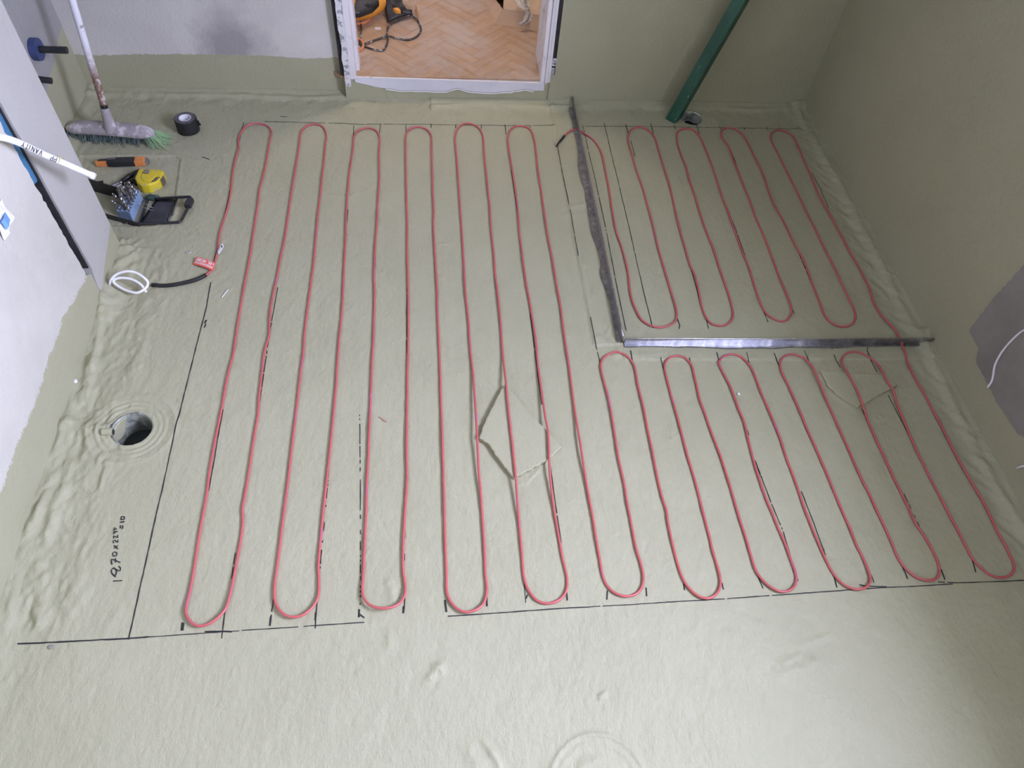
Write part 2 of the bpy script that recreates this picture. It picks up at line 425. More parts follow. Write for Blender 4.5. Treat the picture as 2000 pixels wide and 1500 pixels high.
# raised pieces of tile under the membrane
def tile_piece(P, z1, z2, jag):
    P = resample(np.vstack([P, P[:1]]), .008)[:-1]
    c = P.mean(0); n = len(P)
    J = np.array([p + (c - p) / np.linalg.norm(c - p) * rng.uniform(-.002, .002) * jag for p in P])
    I = J + (c - J) * (.004 / np.linalg.norm(c - J, axis=1))[:, None]
    vs = [(*p, -.004) for p in J] + [(*p, z1 + (z2 - z1) * (p[0] - P[:, 0].min()) / np.ptp(P[:, 0]) - .0012) for p in J]
    vs += [(*p, z1 + (z2 - z1) * (p[0] - P[:, 0].min()) / np.ptp(P[:, 0])) for p in I]
    fs = [(i, (i + 1) % n, n + (i + 1) % n, n + i) for i in range(n)] + [(n + i, n + (i + 1) % n, 2 * n + (i + 1) % n, 2 * n + i) for i in range(n)] + [tuple(range(2 * n, 3 * n))]
    return MB().add(vs, fs).obj('tile', M_FLOOR, FLOOR)
tile_piece(DIAMOND, .015, .012, 1.0)
tile_piece(PATCH2, .010, .009, .8)

# ------------------------------------------------------------------ walls, ceiling, window
def jag_edge(z0, z1, y, amp, step=.02, side=1):
    z = np.arange(z0, z1, step); return [(y + side * abs(rng.normal(0, amp)), zz) for zz in z] + [(y, z1)]
ex = lambda x0: (lambda u, v, w: (w, u, v))
SL0, SL1 = 1.612, 1.649                       # chase slot in the left wall
w = MB()
edge = jag_edge(.13, ZC, SL0, .004, .012, -1)
w.prism([(YF - .2, -.05), (SL0, -.05), (SL0 + .02, .05), (SL0 + .02, .11)] + edge + [(YF - .2, ZC)], XL - .12, XL, lambda u, v, t: (t, u, v))
WL = struct(w.obj('wall_left', M_WALL_L))
MB().box((XREC - .15, YF - .2, -.05), (XL - .121, SL1 + .01, ZC)).obj('chase_back', M_GAP_SHADE, WL)  # slot back coloured near-black, its shade put into the colour
MB().box((XL - .12, SL0 - .001, .12), (XL - .006, SL0 + .003, ZC - .01)).obj('chase_shade_liner', M_GAP_SHADE, WL)  # liner added to paint the slot's shade as dark colour
MB().box((XL - .12, SL1 - .003, .12), (XL - .006, SL1 + .0015, ZC - .01)).obj('chase_shade_liner', M_GAP_SHADE, WL)  # matching dark liner, painted shade on the nib side
w = MB()
edge = jag_edge(.114, ZC, SL1, .0015, .03, 1)
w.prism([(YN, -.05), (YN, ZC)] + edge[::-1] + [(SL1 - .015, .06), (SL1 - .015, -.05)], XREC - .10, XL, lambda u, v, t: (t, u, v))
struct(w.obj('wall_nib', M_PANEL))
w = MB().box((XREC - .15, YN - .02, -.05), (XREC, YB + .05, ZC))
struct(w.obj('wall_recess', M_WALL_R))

DO0, DO1, DTOP = DX0 - .045, DX1 + .050, 2.08       # rough door opening
w = MB().box((XREC - .15, YB, -.05), (DO0, YB + .13, ZC)).box((DO0 - .001, YB, DTOP), (DO1, YB + .13, ZC))
struct(w.obj('wall_back', M_WALL_B))
w = MB().box((DO1, YBR, -.05), (XR + .15, YB + .13, ZC))
struct(w.obj('wall_back_shower', M_GREENW))
# right wall with the window opening
X1 = XR + .28
w = MB().box((XR, YF - .2, -.05), (X1, YB + .13, WZ0)).box((XR, YF - .2, WZ1), (X1, YB + .13, ZC)).box((XR, YF - .2, WZ0), (X1, WY0, WZ1)).box((XR, WY1, WZ0), (X1, YB + .13, WZ1))
WR = struct(w.obj('wall_right', M_GREENW))
w = MB().box((XL - .12, YF - .15, -.05), (XR + .001, YF, ZC)); struct(w.obj('wall_front', M_FRONT))
w = MB().box((XREC - .15, YF - .2, ZC), (X1, YB + .13, ZC + .1)); struct(w.obj('ceiling', M_CEIL))
win = thing('window_1', 'white framed window in the right wall', 'window', (X1 - .06, (WY0 + WY1) / 2, WZ0)); del win['category']; struct(win)
hw, hh = (WY1 - WY0) / 2, WZ1 - WZ0
MB().box((-.02, -hw, 0), (.02, -hw + .045, hh)).box((-.02, hw - .045, 0), (.02, hw, hh)).box((-.02, -hw + .045, 0), (.02, hw - .045, .045)).box((-.02, -hw + .045, hh - .045), (.02, hw - .045, hh)).box((-.015, -.02, .045), (.015, .02, hh - .045)).obj('window_frame', M_WHITE, win, bevel=.004)
MB().box((-.255, -hw - .04, -.022), (.04, hw + .04, 0.0)).obj('window_sill', M_WHITE, win, bevel=.004)

# bare plaster patch on the right wall
P = [(1893, 645), (1935, 590), (1975, 545), (2010, 505), (2080, 480), (2080, 905), (2010, 862), (1990, 848), (1972, 822), (1950, 790), (1935, 760), (1918, 728), (1906, 705), (1912, 680), (1900, 660)]
pp = resample(np.array([PX(*p, XR)[1:] for p in P + P[:1]]), .008)[:-1]; pp = pp + rng.normal(0, .0012, pp.shape)
MB().prism([tuple(p) for p in pp], XR - .0015, XR + .001, lambda u, v, t: (t, u, v)).obj('plaster_patch', dirty('bare_plaster', (.265, .25, .225), (.22, .205, .185), .85, 8, .4, .65), WR)

# ------------------------------------------------------------------ doorway
door = thing('door_1', 'white painted door frame with rough plaster edges', None, ((DX0 + DX1) / 2, YBR, 0)); struct(door)
ox, oy = (DX0 + DX1) / 2, YBR
def L(x, y, z): return (x - ox, y - oy, z)
w = MB()   # left lining: square post
w.box(L(DX0 - .022, YBR - .002, .09), L(DX0, YB + .13, DTOP)); w.box(L(DX0 - .022, YBR + .05, .09), L(DX0 + .012, YBR + .11, DTOP))
w.obj('jamb', M_WPAINT, door, bevel=.002)
w = MB()
zz = np.arange(.06, DTOP, .012); pl_ = [(DX0 - .022, z) for z in (zz[0], zz[-1])]
outer = [(DX0 - .044 + .003 * float(fbm(z * 22, 0.0, 91)), z) for z in zz]
w.prism([(DX0 - .022, zz[-1])] + outer[::-1] + [(DX0 - .022, zz[0])], YBR - .003, YBR + .05, lambda u, v, t: L(u, t, v))
w.obj('plaster_edge', M_WROUGH, door)
w = MB().box(L(DX0 - .06, YBR + .012, .10), L(DX0 - .03, YB + .05, DTOP)); w.obj('gap_shade_strip', M_GAP_SHADE, door)  # solid dark box painting the shade between lining and wall
w = MB()   # right lining: moulded profile in three steps
w.box(L(DX1 - .006, YBR - .002, .09), L(DX1 + .012, YB + .13, DTOP)); w.box(L(DX1 + .012, YBR - .010, .09), L(DX1 + .022, YBR + .09, DTOP)); w.box(L(DX1 + .022, YBR - .004, .09), L(DX1 + .034, YBR + .09, DTOP)); w.box(L(DX1 - .016, YBR + .07, .135), L(DX1, YBR + .125, DTOP))
w.obj('jamb', M_WPAINT, door, bevel=.003)
w = MB().box(L(DX1 + .034, YBR + .006, .13), L(DO1 + .004, YB + .09, DTOP)); w.obj('gap_shade_strip', M_GAP_SHADE, door)  # dark filler, shade of the right-hand gap put into its colour
for z0, z1, xo in ((.115, .15, .0), (.17, .19, .004), (.16, .166, .002)):
    MB().box(L(DX1 + .034, YBR - .001, z0), L(DO1 - .002 + xo, YBR + .03, z1)).obj('plaster_lump', M_WROUGH, door, bevel=.004)
w = MB()
w.prism([(DX1 + .030, .0), (DO1 + .01, .0), (DO1 + .006, .10), (DX1 + .046, .13), (DX1 + .034, .12)], YBR - .004, YBR + .05, lambda u, v, t: L(u, t, v)); w.obj('membrane_return', M_GREENW, door)
w = MB().box(L(DX0 - .05, YB - .01, 2.02), L(DX1 + .05, YB + .13, DTOP)); w.obj('head', M_WPAINT, door, bevel=.003)
# riser under the threshold, white edge strip on it
w = MB()
w.box(L(DO0 - .002, YBR + .002, -.05), L(DO1 + .002, YB + .13, .088)); w.obj('riser', M_GREENW, door)
def strip_lo(x):
    t = (x - DX0) / (DX1 - DX0)
    return .046 + (.034 * max(0, 1 - t / .22) ** 1.2) + .004 * float(vnoise(x * 30, 0, 95)) + (.014 if .48 < t < .60 else 0) * max(0, 1 - abs(t - .54) / .06) + (.012 if t > .84 else 0)
xs_ = np.linspace(DX0 - .006, DX1 + .012, 70)
w = MB().prism([(x, .099 - .012 * (x - DX0) / .74) for x in xs_] + [(x, strip_lo(x)) for x in xs_[::-1]], YBR - .003, YBR + .0015, lambda u, v, t: L(u, t, v))
w.obj('threshold_strip', simple('zinc_white', (.66, .66, .71), .35, var=.08, scale=8), door)
def lipz(x): return .099 - .012 * (x - DX0) / .74
w = MB().grid(lambda u, v: L(xs_[0] + u * (xs_[-1] - xs_[0]), YBR - .003 + v * .007, lipz(xs_[0] + u * (xs_[-1] - xs_[0])) + .0012), 10, 1)
w.obj('threshold_lip', M_WPAINT, door, solid=.002)
w = MB().tube([L(x, YBR - .006, strip_lo(x) - .003) for x in np.linspace(DX0 + .11, DX1 - .03, 40)], .0022, 6); w.obj('sealant_line', M_WHITE, door, smooth=True)

# ------------------------------------------------------------------ hall beyond the door
HY = YBR + .01
M_SUB = simple('hall_screed', (.40, .34, .29), .7, scale=8)
w = MB().box((-1.6, YB + .131, ZH - .05), (1.9, 5.4, ZH - .012)).box((DX0 - .02, YBR + .006, ZH - .0125), (DX1 + .03, YB + .14, ZH - .006)); HALL = struct(w.obj('floor_hall', M_SUB))
m = Mat('oak_plank', (.4, .26, .15), .5)
oi = m.n('ShaderNodeObjectInfo')
base = m.ramp(oi.outputs['Random'], [(0, (.33, .185, .095)), (.35, (.42, .25, .135)), (.7, (.36, .205, .11)), (1, (.50, .32, .185))])
gr = m.noise(1.0, 5, .6, m.mapped((14, 260, 1)))
strp = m.noise(1.0, 1, .5, m.mapped((1, 58, 1)))
c = m.mix(.30, base, m.ramp(gr, [(.3, (.20, .10, .05)), (.7, (.58, .40, .25))]))
c = m.mix(m.ramp(strp, [(.45, (0, 0, 0)), (.52, (.22, .22, .22))]), c, (.56, .37, .22))
geo = m.n('ShaderNodeNewGeometry')
du = m.n('ShaderNodeTexNoise'); du.inputs['Scale'].default_value = 5.5; du.inputs['Detail'].default_value = 7; du.inputs['Roughness'].default_value = .68; m.l(geo.outputs['Position'], du.inputs['Vector'])
c = m.mix(m.ramp(du.outputs['Fac'], [(.44, (.10, .10, .10)), (.58, (.55, .55, .55)), (.68, (.85, .85, .85))]), c, (.44, .385, .345))
m.color(c); m.bump(gr, .15, .0006); M_OAK = m.m
PLn, PWd = .196, .049
pm = MB().box((.0004, .0004, -.012), (PLn - .0004, PWd - .0004, 0)).mesh('plank', M_OAK)
def hall_planks():
    a = math.pi / 4                                   # herringbone: pairs on the lattice (w, w), (l, -l), turned by 45 degrees
    def T(x, y): return (x * math.cos(a) - y * math.sin(a) - .07, x * math.sin(a) + y * math.cos(a) + 3.0)
    for i in range(-40, 60):
        for j in range(-20, 20):
            ux = i * PWd + j * PLn; uy = i * PWd - j * PLn
            for kind in (0, 1):
                X_, Y_ = T(ux, uy) if kind == 0 else T(ux + PWd, uy + PWd)
                ang = a + kind * math.pi / 2
                cx = X_ + math.cos(ang) * PLn / 2; cy = Y_ + math.sin(ang) * PLn / 2
                if not (-.62 < cx < .86 and cy < 3.62): continue
                ca, sa = math.cos(ang), math.sin(ang); g = .0004
                rect = [(X_ + u * ca - v * sa, Y_ + u * sa + v * ca) for u, v in ((g, g), (PLn - g, g), (PLn - g, PWd - g), (g, PWd - g))]
                ylim = YBR + .010 if abs(cx - .08) < .45 else YB + .14
                if max(q[1] for q in rect) < ylim + .004: continue
                if min(q[1] for q in rect) < ylim:                # sawn off along the threshold
                    out = []
                    for p, q in zip(rect, rect[1:] + rect[:1]):
                        if p[1] >= ylim: out.append(p)
                        if (p[1] >= ylim) != (q[1] >= ylim):
                            k = (ylim - p[1]) / (q[1] - p[1]); out.append((p[0] + k * (q[0] - p[0]), ylim))
                    loc = [((x - X_) * ca + (y - Y_) * sa, -(x - X_) * sa + (y - Y_) * ca) for x, y in out]
                    me = MB().prism(loc, -.006, 0).mesh('plank', M_OAK)
                else: me = pm
                o = bpy.data.objects.new('plank', me); COL.objects.link(o); o.parent = HALL
                o.location = (X_, Y_, ZH + random.uniform(-.0003, .0003)); o.rotation_euler = (0, 0, ang)
hall_planks()
M_HALLW = simple('hall_paint', (.72, .68, .62), .8, scale=3, var=.04)
for nm, a, b in (('wall_hall_left', (-1.7, YB + .13, 0), (-1.6, 5.4, 2.5)), ('wall_hall_right', (1.9, YB + .13, 0), (2.0, 5.4, 2.5)), ('wall_hall_back', (-1.7, 5.4, 0), (2.0, 5.5, 2.5)), ('ceiling_hall', (-1.7, YB + .13, 2.5), (2.0, 5.5, 2.6))):
    struct(MB().box(a, b).obj(nm, M_HALLW))
lamp = thing('ceiling_lamp', 'round white ceiling lamp in the hall behind the doorway', 'lamp', (.10, 3.02, 2.5))
MB().lathe([(.0, -.002), (.15, -.002), (.15, -.03), (.142, -.03)], 32).obj('base', M_WHITE, lamp, smooth=True, angle=40)
mm_ = Mat('lamp_glow', (1, .9, .75), .5); mm_.set('Emission Color', (1, .80, .60, 1)); mm_.set('Emission Strength', 3.0)
MB().lathe([(.142, -.03), (.13, -.055), (.09, -.07), (.0, -.075)], 32).obj('diffuser', mm_.m, lamp, smooth=True)
al = bpy.data.lights.new('hall_light', 'AREA'); al.shape = 'DISK'; al.size = .28; al.energy = 15; al.color = (1, .83, .66)
al_o = bpy.data.objects.new('hall_light', al); COL.objects.link(al_o); al_o.parent = lamp; al_o.location = (0, 0, -.09)

# ------------------------------------------------------------------ metal trims round the shower area
def xt_at(y): return XT + (y - 2.716) * .0077
def yt_at(x): return YT - (x - .578) * .0247
def trim(name, label, a, b, hgt, notch, legw, side):
    """upright metal strip from a to b with a low notch where the cable passes"""
    a = np.array(a); b = np.array(b); Ln = np.linalg.norm(b - a); u = (b - a) / Ln; nrm = np.array([-u[1], u[0]])
    t = thing(name, label, 'metal trim', (a[0], a[1], 0), math.atan2(u[1], u[0]))
    n0, n1 = notch - .008, notch + .008
    poly = [(0, 0), (n0, 0), (n0, .017), (n1, .017), (n1, 0), (Ln, 0)]
    top = [(s, hgt + .0012 * math.sin(s * 9)) for s in np.linspace(Ln, 0, 24)]
    MB().prism(poly + top, -.0016, .0016, lambda p, q, r: (p, r, q)).obj('upright_leg', M_STEEL, t)
    def leg(s0, s1):
        ss = np.linspace(s0, s1, max(3, int((s1 - s0) / .012)))
        wd2 = [legw * (.55 + .45 * math.sin(math.pi * min(1, max(0, q / Ln)))) * (1 + .35 * float(fbm(np.array([q * 9.]), np.array([Ln * 7.]), 3)[0])) for q in ss]
        MB().prism([(q, 0) for q in ss] + [(q, side * w2) for q, w2 in zip(ss[::-1], wd2[::-1])], .004, .0105, lambda p, q, r: (p, q, r)).obj('flat_leg', M_STEEL, t)
    leg(0, n0); leg(n1, Ln)
    MB().tube([(s, 0, hgt + .0012 * math.sin(s * 9)) for s in np.linspace(0, Ln, 24)], .0022, 6).obj('rolled_edge', M_CHROME, t, smooth=True)
    return t
CR1 = W(1127, 257)[:2]; CR2 = W(1745, 648)[:2]
trim('metal_edge_trim', 'long upright steel trim running from the back wall beside the shower loops', (xt_at(2.706), 2.706), (xt_at(1.418), 1.418), .034, 2.706 - CR1[1], .024, -1)
trim('metal_edge_trim', 'short upright steel trim running across to the right wall below the shower loops', (XR - .006, yt_at(XR)), (xt_at(1.418) + .006, yt_at(.59)), .032, XR - .006 - CR2[0], .017, 1)

# ------------------------------------------------------------------ heating cable
CABLE = """400,538 412,527 419.5,510 424,490 427,467 430,450 437.5,427 445,402 449.5,380 452.5,360 453,345 457.5,320 462.5,300 466,289 465.5,276 467,265 475,252 485,245 502,241 517.5,243 527,250 530,259 527,272
524,290 519,320 512,350 506.5,370 505.5,382 500,420 492.5,470 487.5,502 485,515 476,562 470,597 462.5,642 455.5,690 447.5,720 440,755 434,790 424,840 415,885 408.5,923 405.5,950 401,980 390,1037 382.5,1087 376,1125 370,1158 365,1177 363,1195 369,1210 380,1221 392.5,1224 410,1219 427.5,1205 440,1190 446,1172
451,1152 460,1107 467.5,1067 472.5,1035 474,1012 473,995 476,977 482.5,942 489.5,898 492.5,875 500,830 504,805 506,772 511,730 515,692 522.5,665 526,650 526,632 527.5,610 531,585 536,562 541,540 546,512 552.5,482 557.5,455 562.5,420 569,377 574,345 580,310 584,285 586,265 591,252 602.5,243.5 614,241.5 627.5,245 635,254 637.5,267
635,285 632.5,315 630,337 625,382 620,427 616,470 612.5,512 606,562 600,605 595,647 592,690 587.5,722 581,780 575,830 570,872 566,905 562.5,937 556,987 551,1025 545,1075 540,1112 536,1142 536,1167 540,1182 550,1197 562.5,1205 577.5,1207 595,1201 610,1187 619,1172 622.5,1155
622.5,1125 621.5,1105 625,1060 630,1007 636,955 641,910 645,872 651,810 656,755 657.5,730 659,707 662.5,660 667.5,610 670,562 672.5,507 675,460 676,415 679,375 682,340 687.5,302 690,282 691,267 697.5,256 709,250 720,249 732.5,252.5 740,262 742,275
740,302 741,340 738,392 736,432 732.5,482 730.5,532 731.5,575 730,635 729,667 727,697 725,747 723,797 721,842 719,895 716,950 715,1000 712.5,1050 710.5,1095 709,1130 707.5,1150 710,1167 720,1182 735,1190 750,1192 767.5,1189 782.5,1179 790,1165 792,1150
790,1132 787,1110 787.5,1062 790,1012 792.5,975 795,930 794.5,900 794,872 795,797 796,722 797,685 797.5,635 797,560 795.5,495 795.5,432 794,395 793,345 792.5,295 792.5,265 799,252 812.5,247 827.5,249 838,256 842.5,267
843,295 844.5,345 845.5,382 847,410 846.5,432 848,470 851,520 854,570 854.5,610 857,660 859.5,722 861,772 863,822 865,890 867.5,975 869,1037 870.5,1087 872,1125 872,1147 875,1165 884,1181 897.5,1193 912.5,1197 930,1192 944,1180 950,1162
951,1145 948,1120 947,1087 945,1050 942,1005 939,962 935,920 932.5,868 930,822 927.5,780 924,730 919.5,690 917,660 915,627 910.5,585 908,555 905.5,507 902.5,457 899,407 895.5,357 892,307 889,277 889.5,262 895,249 905,241.5 916,240 930,245 940,256 944,270
946,302 950,340 953,370 956.5,400 957.5,420 960,457 964,490 967.5,535 971,565 976,610 980,660 982.5,697 987.5,747 991,790 996,835 1001,880 1005,918 1007,937 1011,987 1015,1032 1019,1075 1022,1115 1026,1137 1035,1157 1050,1174 1067.5,1179 1085,1176 1100,1165 1107,1150
1108,1132 1105,1115 1099,1090 1094,1062 1087.5,1025 1081,987 1076,950 1072.5,915 1071,877 1069,842 1065,820 1059,775 1054.5,740 1050.5,710 1047.5,672 1041,627 1034,585 1029.5,562 1024,525 1017.5,475 1014,445 1011.5,410 1006,365 1000,327 994,290 992,267 996,254 1005,247 1016,245 1030,248 1039,257 1044,274
1047.5,300 1051,332 1057.5,375 1064,420 1071,465 1077.5,497 1084,535 1089,565 1095,597 1102.5,655 1111,710 1117.5,760 1124,810 1132.5,865 1139,905 1149,962 1157.5,1007 1166,1060 1172.5,1097 1177.5,1125 1185,1142 1197.5,1156 1215,1164 1232.5,1164 1247.5,1156 1255,1143 1257,1125
1252.5,1102 1244,1075 1237.5,1045 1231,1010 1225,980 1219,942 1209,897 1201.5,850 1194,805 1187.5,772 1180,745 1174.5,722 1174.5,707 1181,696 1195,689 1210,689 1225,696 1237.5,710 1242.5,730
1247.5,757 1256,790 1261,815 1266,842 1274,878 1285,935 1295,975 1302,995 1305,1020 1312.5,1055 1320,1087 1330,1120 1341,1142 1357.5,1160 1375,1169 1390,1167 1402.5,1156 1407.5,1140
1406,1122 1400,1100 1392.5,1075 1386,1047 1377.5,1015 1367.5,975 1357.5,937 1343.5,890 1332.5,848 1322.5,810 1311,770 1302.5,737 1298,717 1301,705 1311,697 1325,695 1340,700 1351,712 1356,730
1361,752 1367.5,780 1377.5,807 1387.5,837 1399,867 1408,890 1417.5,920 1427.5,952 1436,982 1447.5,1020 1457.5,1050 1467.5,1085 1476,1112 1487.5,1130 1502.5,1145 1520,1155 1537.5,1155 1551,1146 1556,1130
1552.5,1112 1545,1092 1532.5,1057 1520,1030 1509,1002 1497.5,975 1487.5,947 1476.5,913 1468,882 1459.5,847 1452.5,820 1444,800 1435,775 1425,750 1412.5,727 1404.5,710 1407.5,701 1417.5,694 1432.5,692 1447.5,697 1460,707 1469,720
1477.5,740 1487.5,767 1500,795 1512.5,825 1525,857 1535,890 1547.5,922 1557.5,950 1570,987 1582.5,1020 1595,1050 1610,1085 1622,1110 1633,1127 1647.5,1142 1662.5,1150 1680,1152 1694,1145 1700,1130
1696,1115 1687.5,1092 1672.5,1062 1662.5,1035 1650,1007 1635,972 1622.5,942 1610,912 1595,877 1578,839 1567,812 1555,785 1542.5,757 1532.5,737 1526,722 1524,707 1530,697 1542.5,692 1557.5,694 1572.5,700 1585,715
1592.5,732 1602.5,755 1615,782 1627,808 1640,837 1655,870 1670,905 1685,937 1700,967 1715,1000 1730,1032 1742.5,1060 1752.5,1085 1765,1105 1780,1120 1795,1130 1812.5,1134 1827.5,1131 1835,1120 1834,1105
1827.5,1087 1817.5,1067 1802.5,1042 1787.5,1020 1775,992 1760,960 1747.5,935 1732.5,902 1717.5,870 1705,842 1694,817 1682.5,792 1674,770 1665,752 1652.5,730 1645,712 1645,700 1652.5,691 1667.5,687 1685,691 1702.5,700 1715,712 1722.5,730
1730,747 1744,767 1753,790 1762,810 1772.5,836 1790,877 1805,907 1820,937 1837.5,970 1852.5,1000 1867.5,1027 1885,1062 1900,1090 1915,1107 1930,1120 1947.5,1127 1965,1127 1977.5,1120 1982,1107
1975,1087 1962.5,1062 1947.5,1035 1935,1007 1922.5,982 1910,960 1895,935 1877.5,905 1860,872 1842.5,837 1832,817 1820,795 1805,767 1790,742 1780,722 1770,697 1762.5,677 1753,655 1740,637 1730,625 1715,605 1706,587 1700,565 1687.5,540 1674,514 1662.5,495 1642.5,457 1620,415 1600,380 1585,345 1572.5,317 1557.5,282 1552.5,270 1542.5,260 1527.5,254 1515,254 1506,261 1507,274
1515,290 1527.5,315 1542.5,345 1560,380 1575,412 1592.5,447 1610,482 1627.5,517 1646,556 1660,585 1670,607 1671,622 1662.5,634 1650,637 1635,635 1620,626 1610,612 1601,588 1589,558
1577.5,527 1570,507 1557.5,485 1542.5,457 1527.5,425 1512.5,400 1502.5,375 1495,352 1485,327 1472.5,302 1460,277 1450,262 1437.5,252 1425,249 1412.5,252 1408,260 1412.5,271
1424,287 1432.5,312 1442.5,335 1452.5,362 1465,392 1477.5,427 1492.5,462 1507.5,500 1522.5,540 1531,560 1540,582 1546,600 1546,612 1537.5,624 1525,627 1510,621 1497.5,612 1487.5,595 1478,570
1465,527 1456,505 1445,477 1432.5,442 1420,407 1410,382 1400,350 1390,320 1380,295 1370,272 1362.5,260 1352.5,252 1340,250 1327.5,254 1322,262 1323,277
1330,300 1340,325 1346,350 1355,375 1365,407 1377.5,445 1392.5,482 1405,520 1418,558 1425,580 1431,602 1432.5,615 1427.5,627 1415,635 1402.5,635 1390,631 1380,620 1372.5,602 1367.5,580 1364,562
1357.5,537 1347.5,515 1337.5,480 1330,455 1322.5,425 1315,392 1307.5,360 1300,337 1292.5,312 1285,287 1280,270 1272.5,259 1260,250 1246,248 1234,252 1227.5,262 1227.5,277
1235,302 1242.5,330 1255,365 1262.5,392 1275,437 1285,480 1295,515 1308,558 1316,585 1322,607 1321,622 1312.5,632 1295,638 1277.5,637 1260,629 1247,614 1233,578 1226,527 1215,484 1204,452 1197,416 1191,376 1184,340 1177,304 1168,284 1154,268 1137,259 1127,255 1114,257 1101,265.5"""
CR = .0034
# places where the cable stands off the floor: centre (px), reach (m), height (m)
LIFTS = [((750, 1192), .085, .016), ((392, 1222), .09, .006), ((575, 1206), .08, .008), ((912, 1196), .08, .007), ((1066, 1178), .07, .003), ((1520, 1155), .07, .004), ((1680, 1152), .08, .006), ((1375, 1168), .07, .004), ((1215, 1164), .06, .003), ((1812, 1134), .06, .003), ((485, 245), .06, .004)]
LIFTS = [(W(*p)[:2], r, h) for p, r, h in LIFTS]
def on_floor(P, r, lifts=True):
    P = np.asarray(P, float); x, y = P[:, 0], P[:, 1]
    z = height(x, y, False)
    d = poly_dist(x, y, DIAMOND); z = np.maximum(z, .0145 - .011 * np.clip(d / .13, 0, 1) ** .8 * 1.3)
    d = poly_dist(x, y, PATCH2); z = np.maximum(z, .0105 - .010 * np.clip(d / .05, 0, 1))
    if lifts:
        for (cx, cy), rr, hh_ in LIFTS:
            z = z + hh_ * np.exp(-((x - cx) ** 2 + (y - cy) ** 2) / (rr * .62) ** 2)
    k = np.ones(7) / 7
    zs = np.convolve(np.pad(z, 3, 'edge'), k, 'valid'); z = np.maximum(z, zs)
    return np.column_stack([x, y, z + r])
def pts(s): return [tuple(map(float, p.split(','))) for p in s.split()]
flat = np.array([W(px, py, .006)[:2] for px, py in pts(CABLE)])
path = resample(catmull(flat, .004), .004)
k = np.array([1, 2, 3, 2, 1.]); k /= k.sum()
sm = np.column_stack([np.convolve(np.pad(path[:, i], 2, 'edge'), k, 'valid') for i in range(2)])
cab = thing('heating_cable', 'long red heating cable laid in looping rows across the green floor', 'cable', (float(sm[0, 0]), float(sm[0, 1]), 0))
off = np.array([sm[0, 0], sm[0, 1], 0])
P3 = on_floor(sm, CR)
for (c_, lim) in ((CR1, .011), (CR2, .011)):
    dd = np.hypot(P3[:, 0] - c_[0], P3[:, 1] - c_[1]); wgt = np.exp(-(dd / .035) ** 2)
    P3[:, 2] = P3[:, 2] * (1 - wgt) + lim * wgt
MB().tube(P3 - off, CR, 8).obj('heating_element', M_RED, cab, smooth=True)
sl = catmull([W(*p, .008) for p in [(297, 557), (318, 558), (340, 556), (368, 550), (388, 544), (402, 536.5)]], .006)
sl = on_floor(sl[:, :2], .0062)
MB().tube(sl - off, .0062, 10).obj('cold_joint', M_BLACKR, cab, smooth=True)
e = catmull([W(*p, .01) for p in [(1102, 265), (1096, 272), (1090, 280), (1087, 284)]], .004); e = on_floor(e[:, :2], .0048)
MB().tube(e - off, np.linspace(.0050, .0030, len(e)), 8).obj('end_seal', M_BLACKR, cab, smooth=True)
# paper tags on the cable
def sheet(corners, n=8, bow=.004):
    a, b, c, d = [np.array(p) for p in corners]
    return lambda u, v: tuple((a * (1 - u) + b * u) * (1 - v) + (d * (1 - u) + c * u) * v + np.array([0, 0, bow * math.sin(math.pi * u)]) - off)
M_TAG = simple('tag_red', (.72, .13, .09), .5, var=.06)
tc = [W(376.5, 516.5, .004), W(416.5, 529, .010), W(420.5, 514, .016), W(384, 501.5, .012)]
tg = MB().grid(sheet(tc), 8, 2).obj('warning_tag', M_TAG, cab, solid=.0006); tg['label'] = 'red warning tag with white lettering'
STROKES = {'F': [[(0, 0), (0, 1), (.6, 1)], [(0, .5), (.5, .5)]], 'I': [[(.2, 0), (.2, 1)]], 'R': [[(0, 0), (0, 1), (.5, 1), (.6, .75), (.5, .5), (0, .5)], [(.25, .5), (.6, 0)]], 'E': [[(.6, 0), (0, 0), (0, 1), (.6, 1)], [(0, .5), (.5, .5)]],
           'H': [[(0, 0), (0, 1)], [(.6, 0), (.6, 1)], [(0, .5), (.6, .5)]], 'A': [[(0, 0), (.3, 1), (.6, 0)], [(.12, .4), (.48, .4)]], 'Z': [[(0, 1), (.6, 1), (0, 0), (.6, 0)]], 'D': [[(0, 0), (0, 1), (.4, 1), (.6, .7), (.6, .3), (.4, 0), (0, 0)]],
           'P': [[(0, 0), (0, 1), (.5, 1), (.6, .75), (.5, .5), (0, .5)]], 'V': [[(0, 1), (.3, 0), (.6, 1)]], 'N': [[(0, 0), (0, 1), (.6, 0), (.6, 1)]], 'T': [[(0, 1), (.6, 1)], [(.3, 1), (.3, 0)]], 'Y': [[(0, 1), (.3, .5), (.6, 1)], [(.3, .5), (.3, 0)]], ' ': []}
def letters(text, adv=.85):
    out = []; x = 0
    for ch in text:
        out += [[(x + p, q) for p, q in st] for st in STROKES[ch]]; x += (.5 if ch == 'I' else adv)
    return out, x
def ribbon(mb, pts3, width, nrm):
    P = [np.array(p, float) for p in pts3]
    for a, b in zip(P[:-1], P[1:]):
        t = b - a; t = t / (np.linalg.norm(t) + 1e-9); s = np.cross(nrm, t); s = s / (np.linalg.norm(s) + 1e-9) * width / 2
        mb.add([a - s - t * width * .3, b - s + t * width * .3, b + s + t * width * .3, a + s - t * width * .3], [(0, 1, 2, 3)])
    return mb
sh = sheet(tc); txt, wd_ = letters('FIRE HAZARD'); mb = MB()
for st in txt:   # upside down in the picture: starts at the cable end
    ribbon(mb, [np.array(sh(.95 - p / wd_ * .9, .88 - .38 * q * -1 - .38)) + [0, 0, .0008] for p, q in st], .0013, (0, 0, 1))
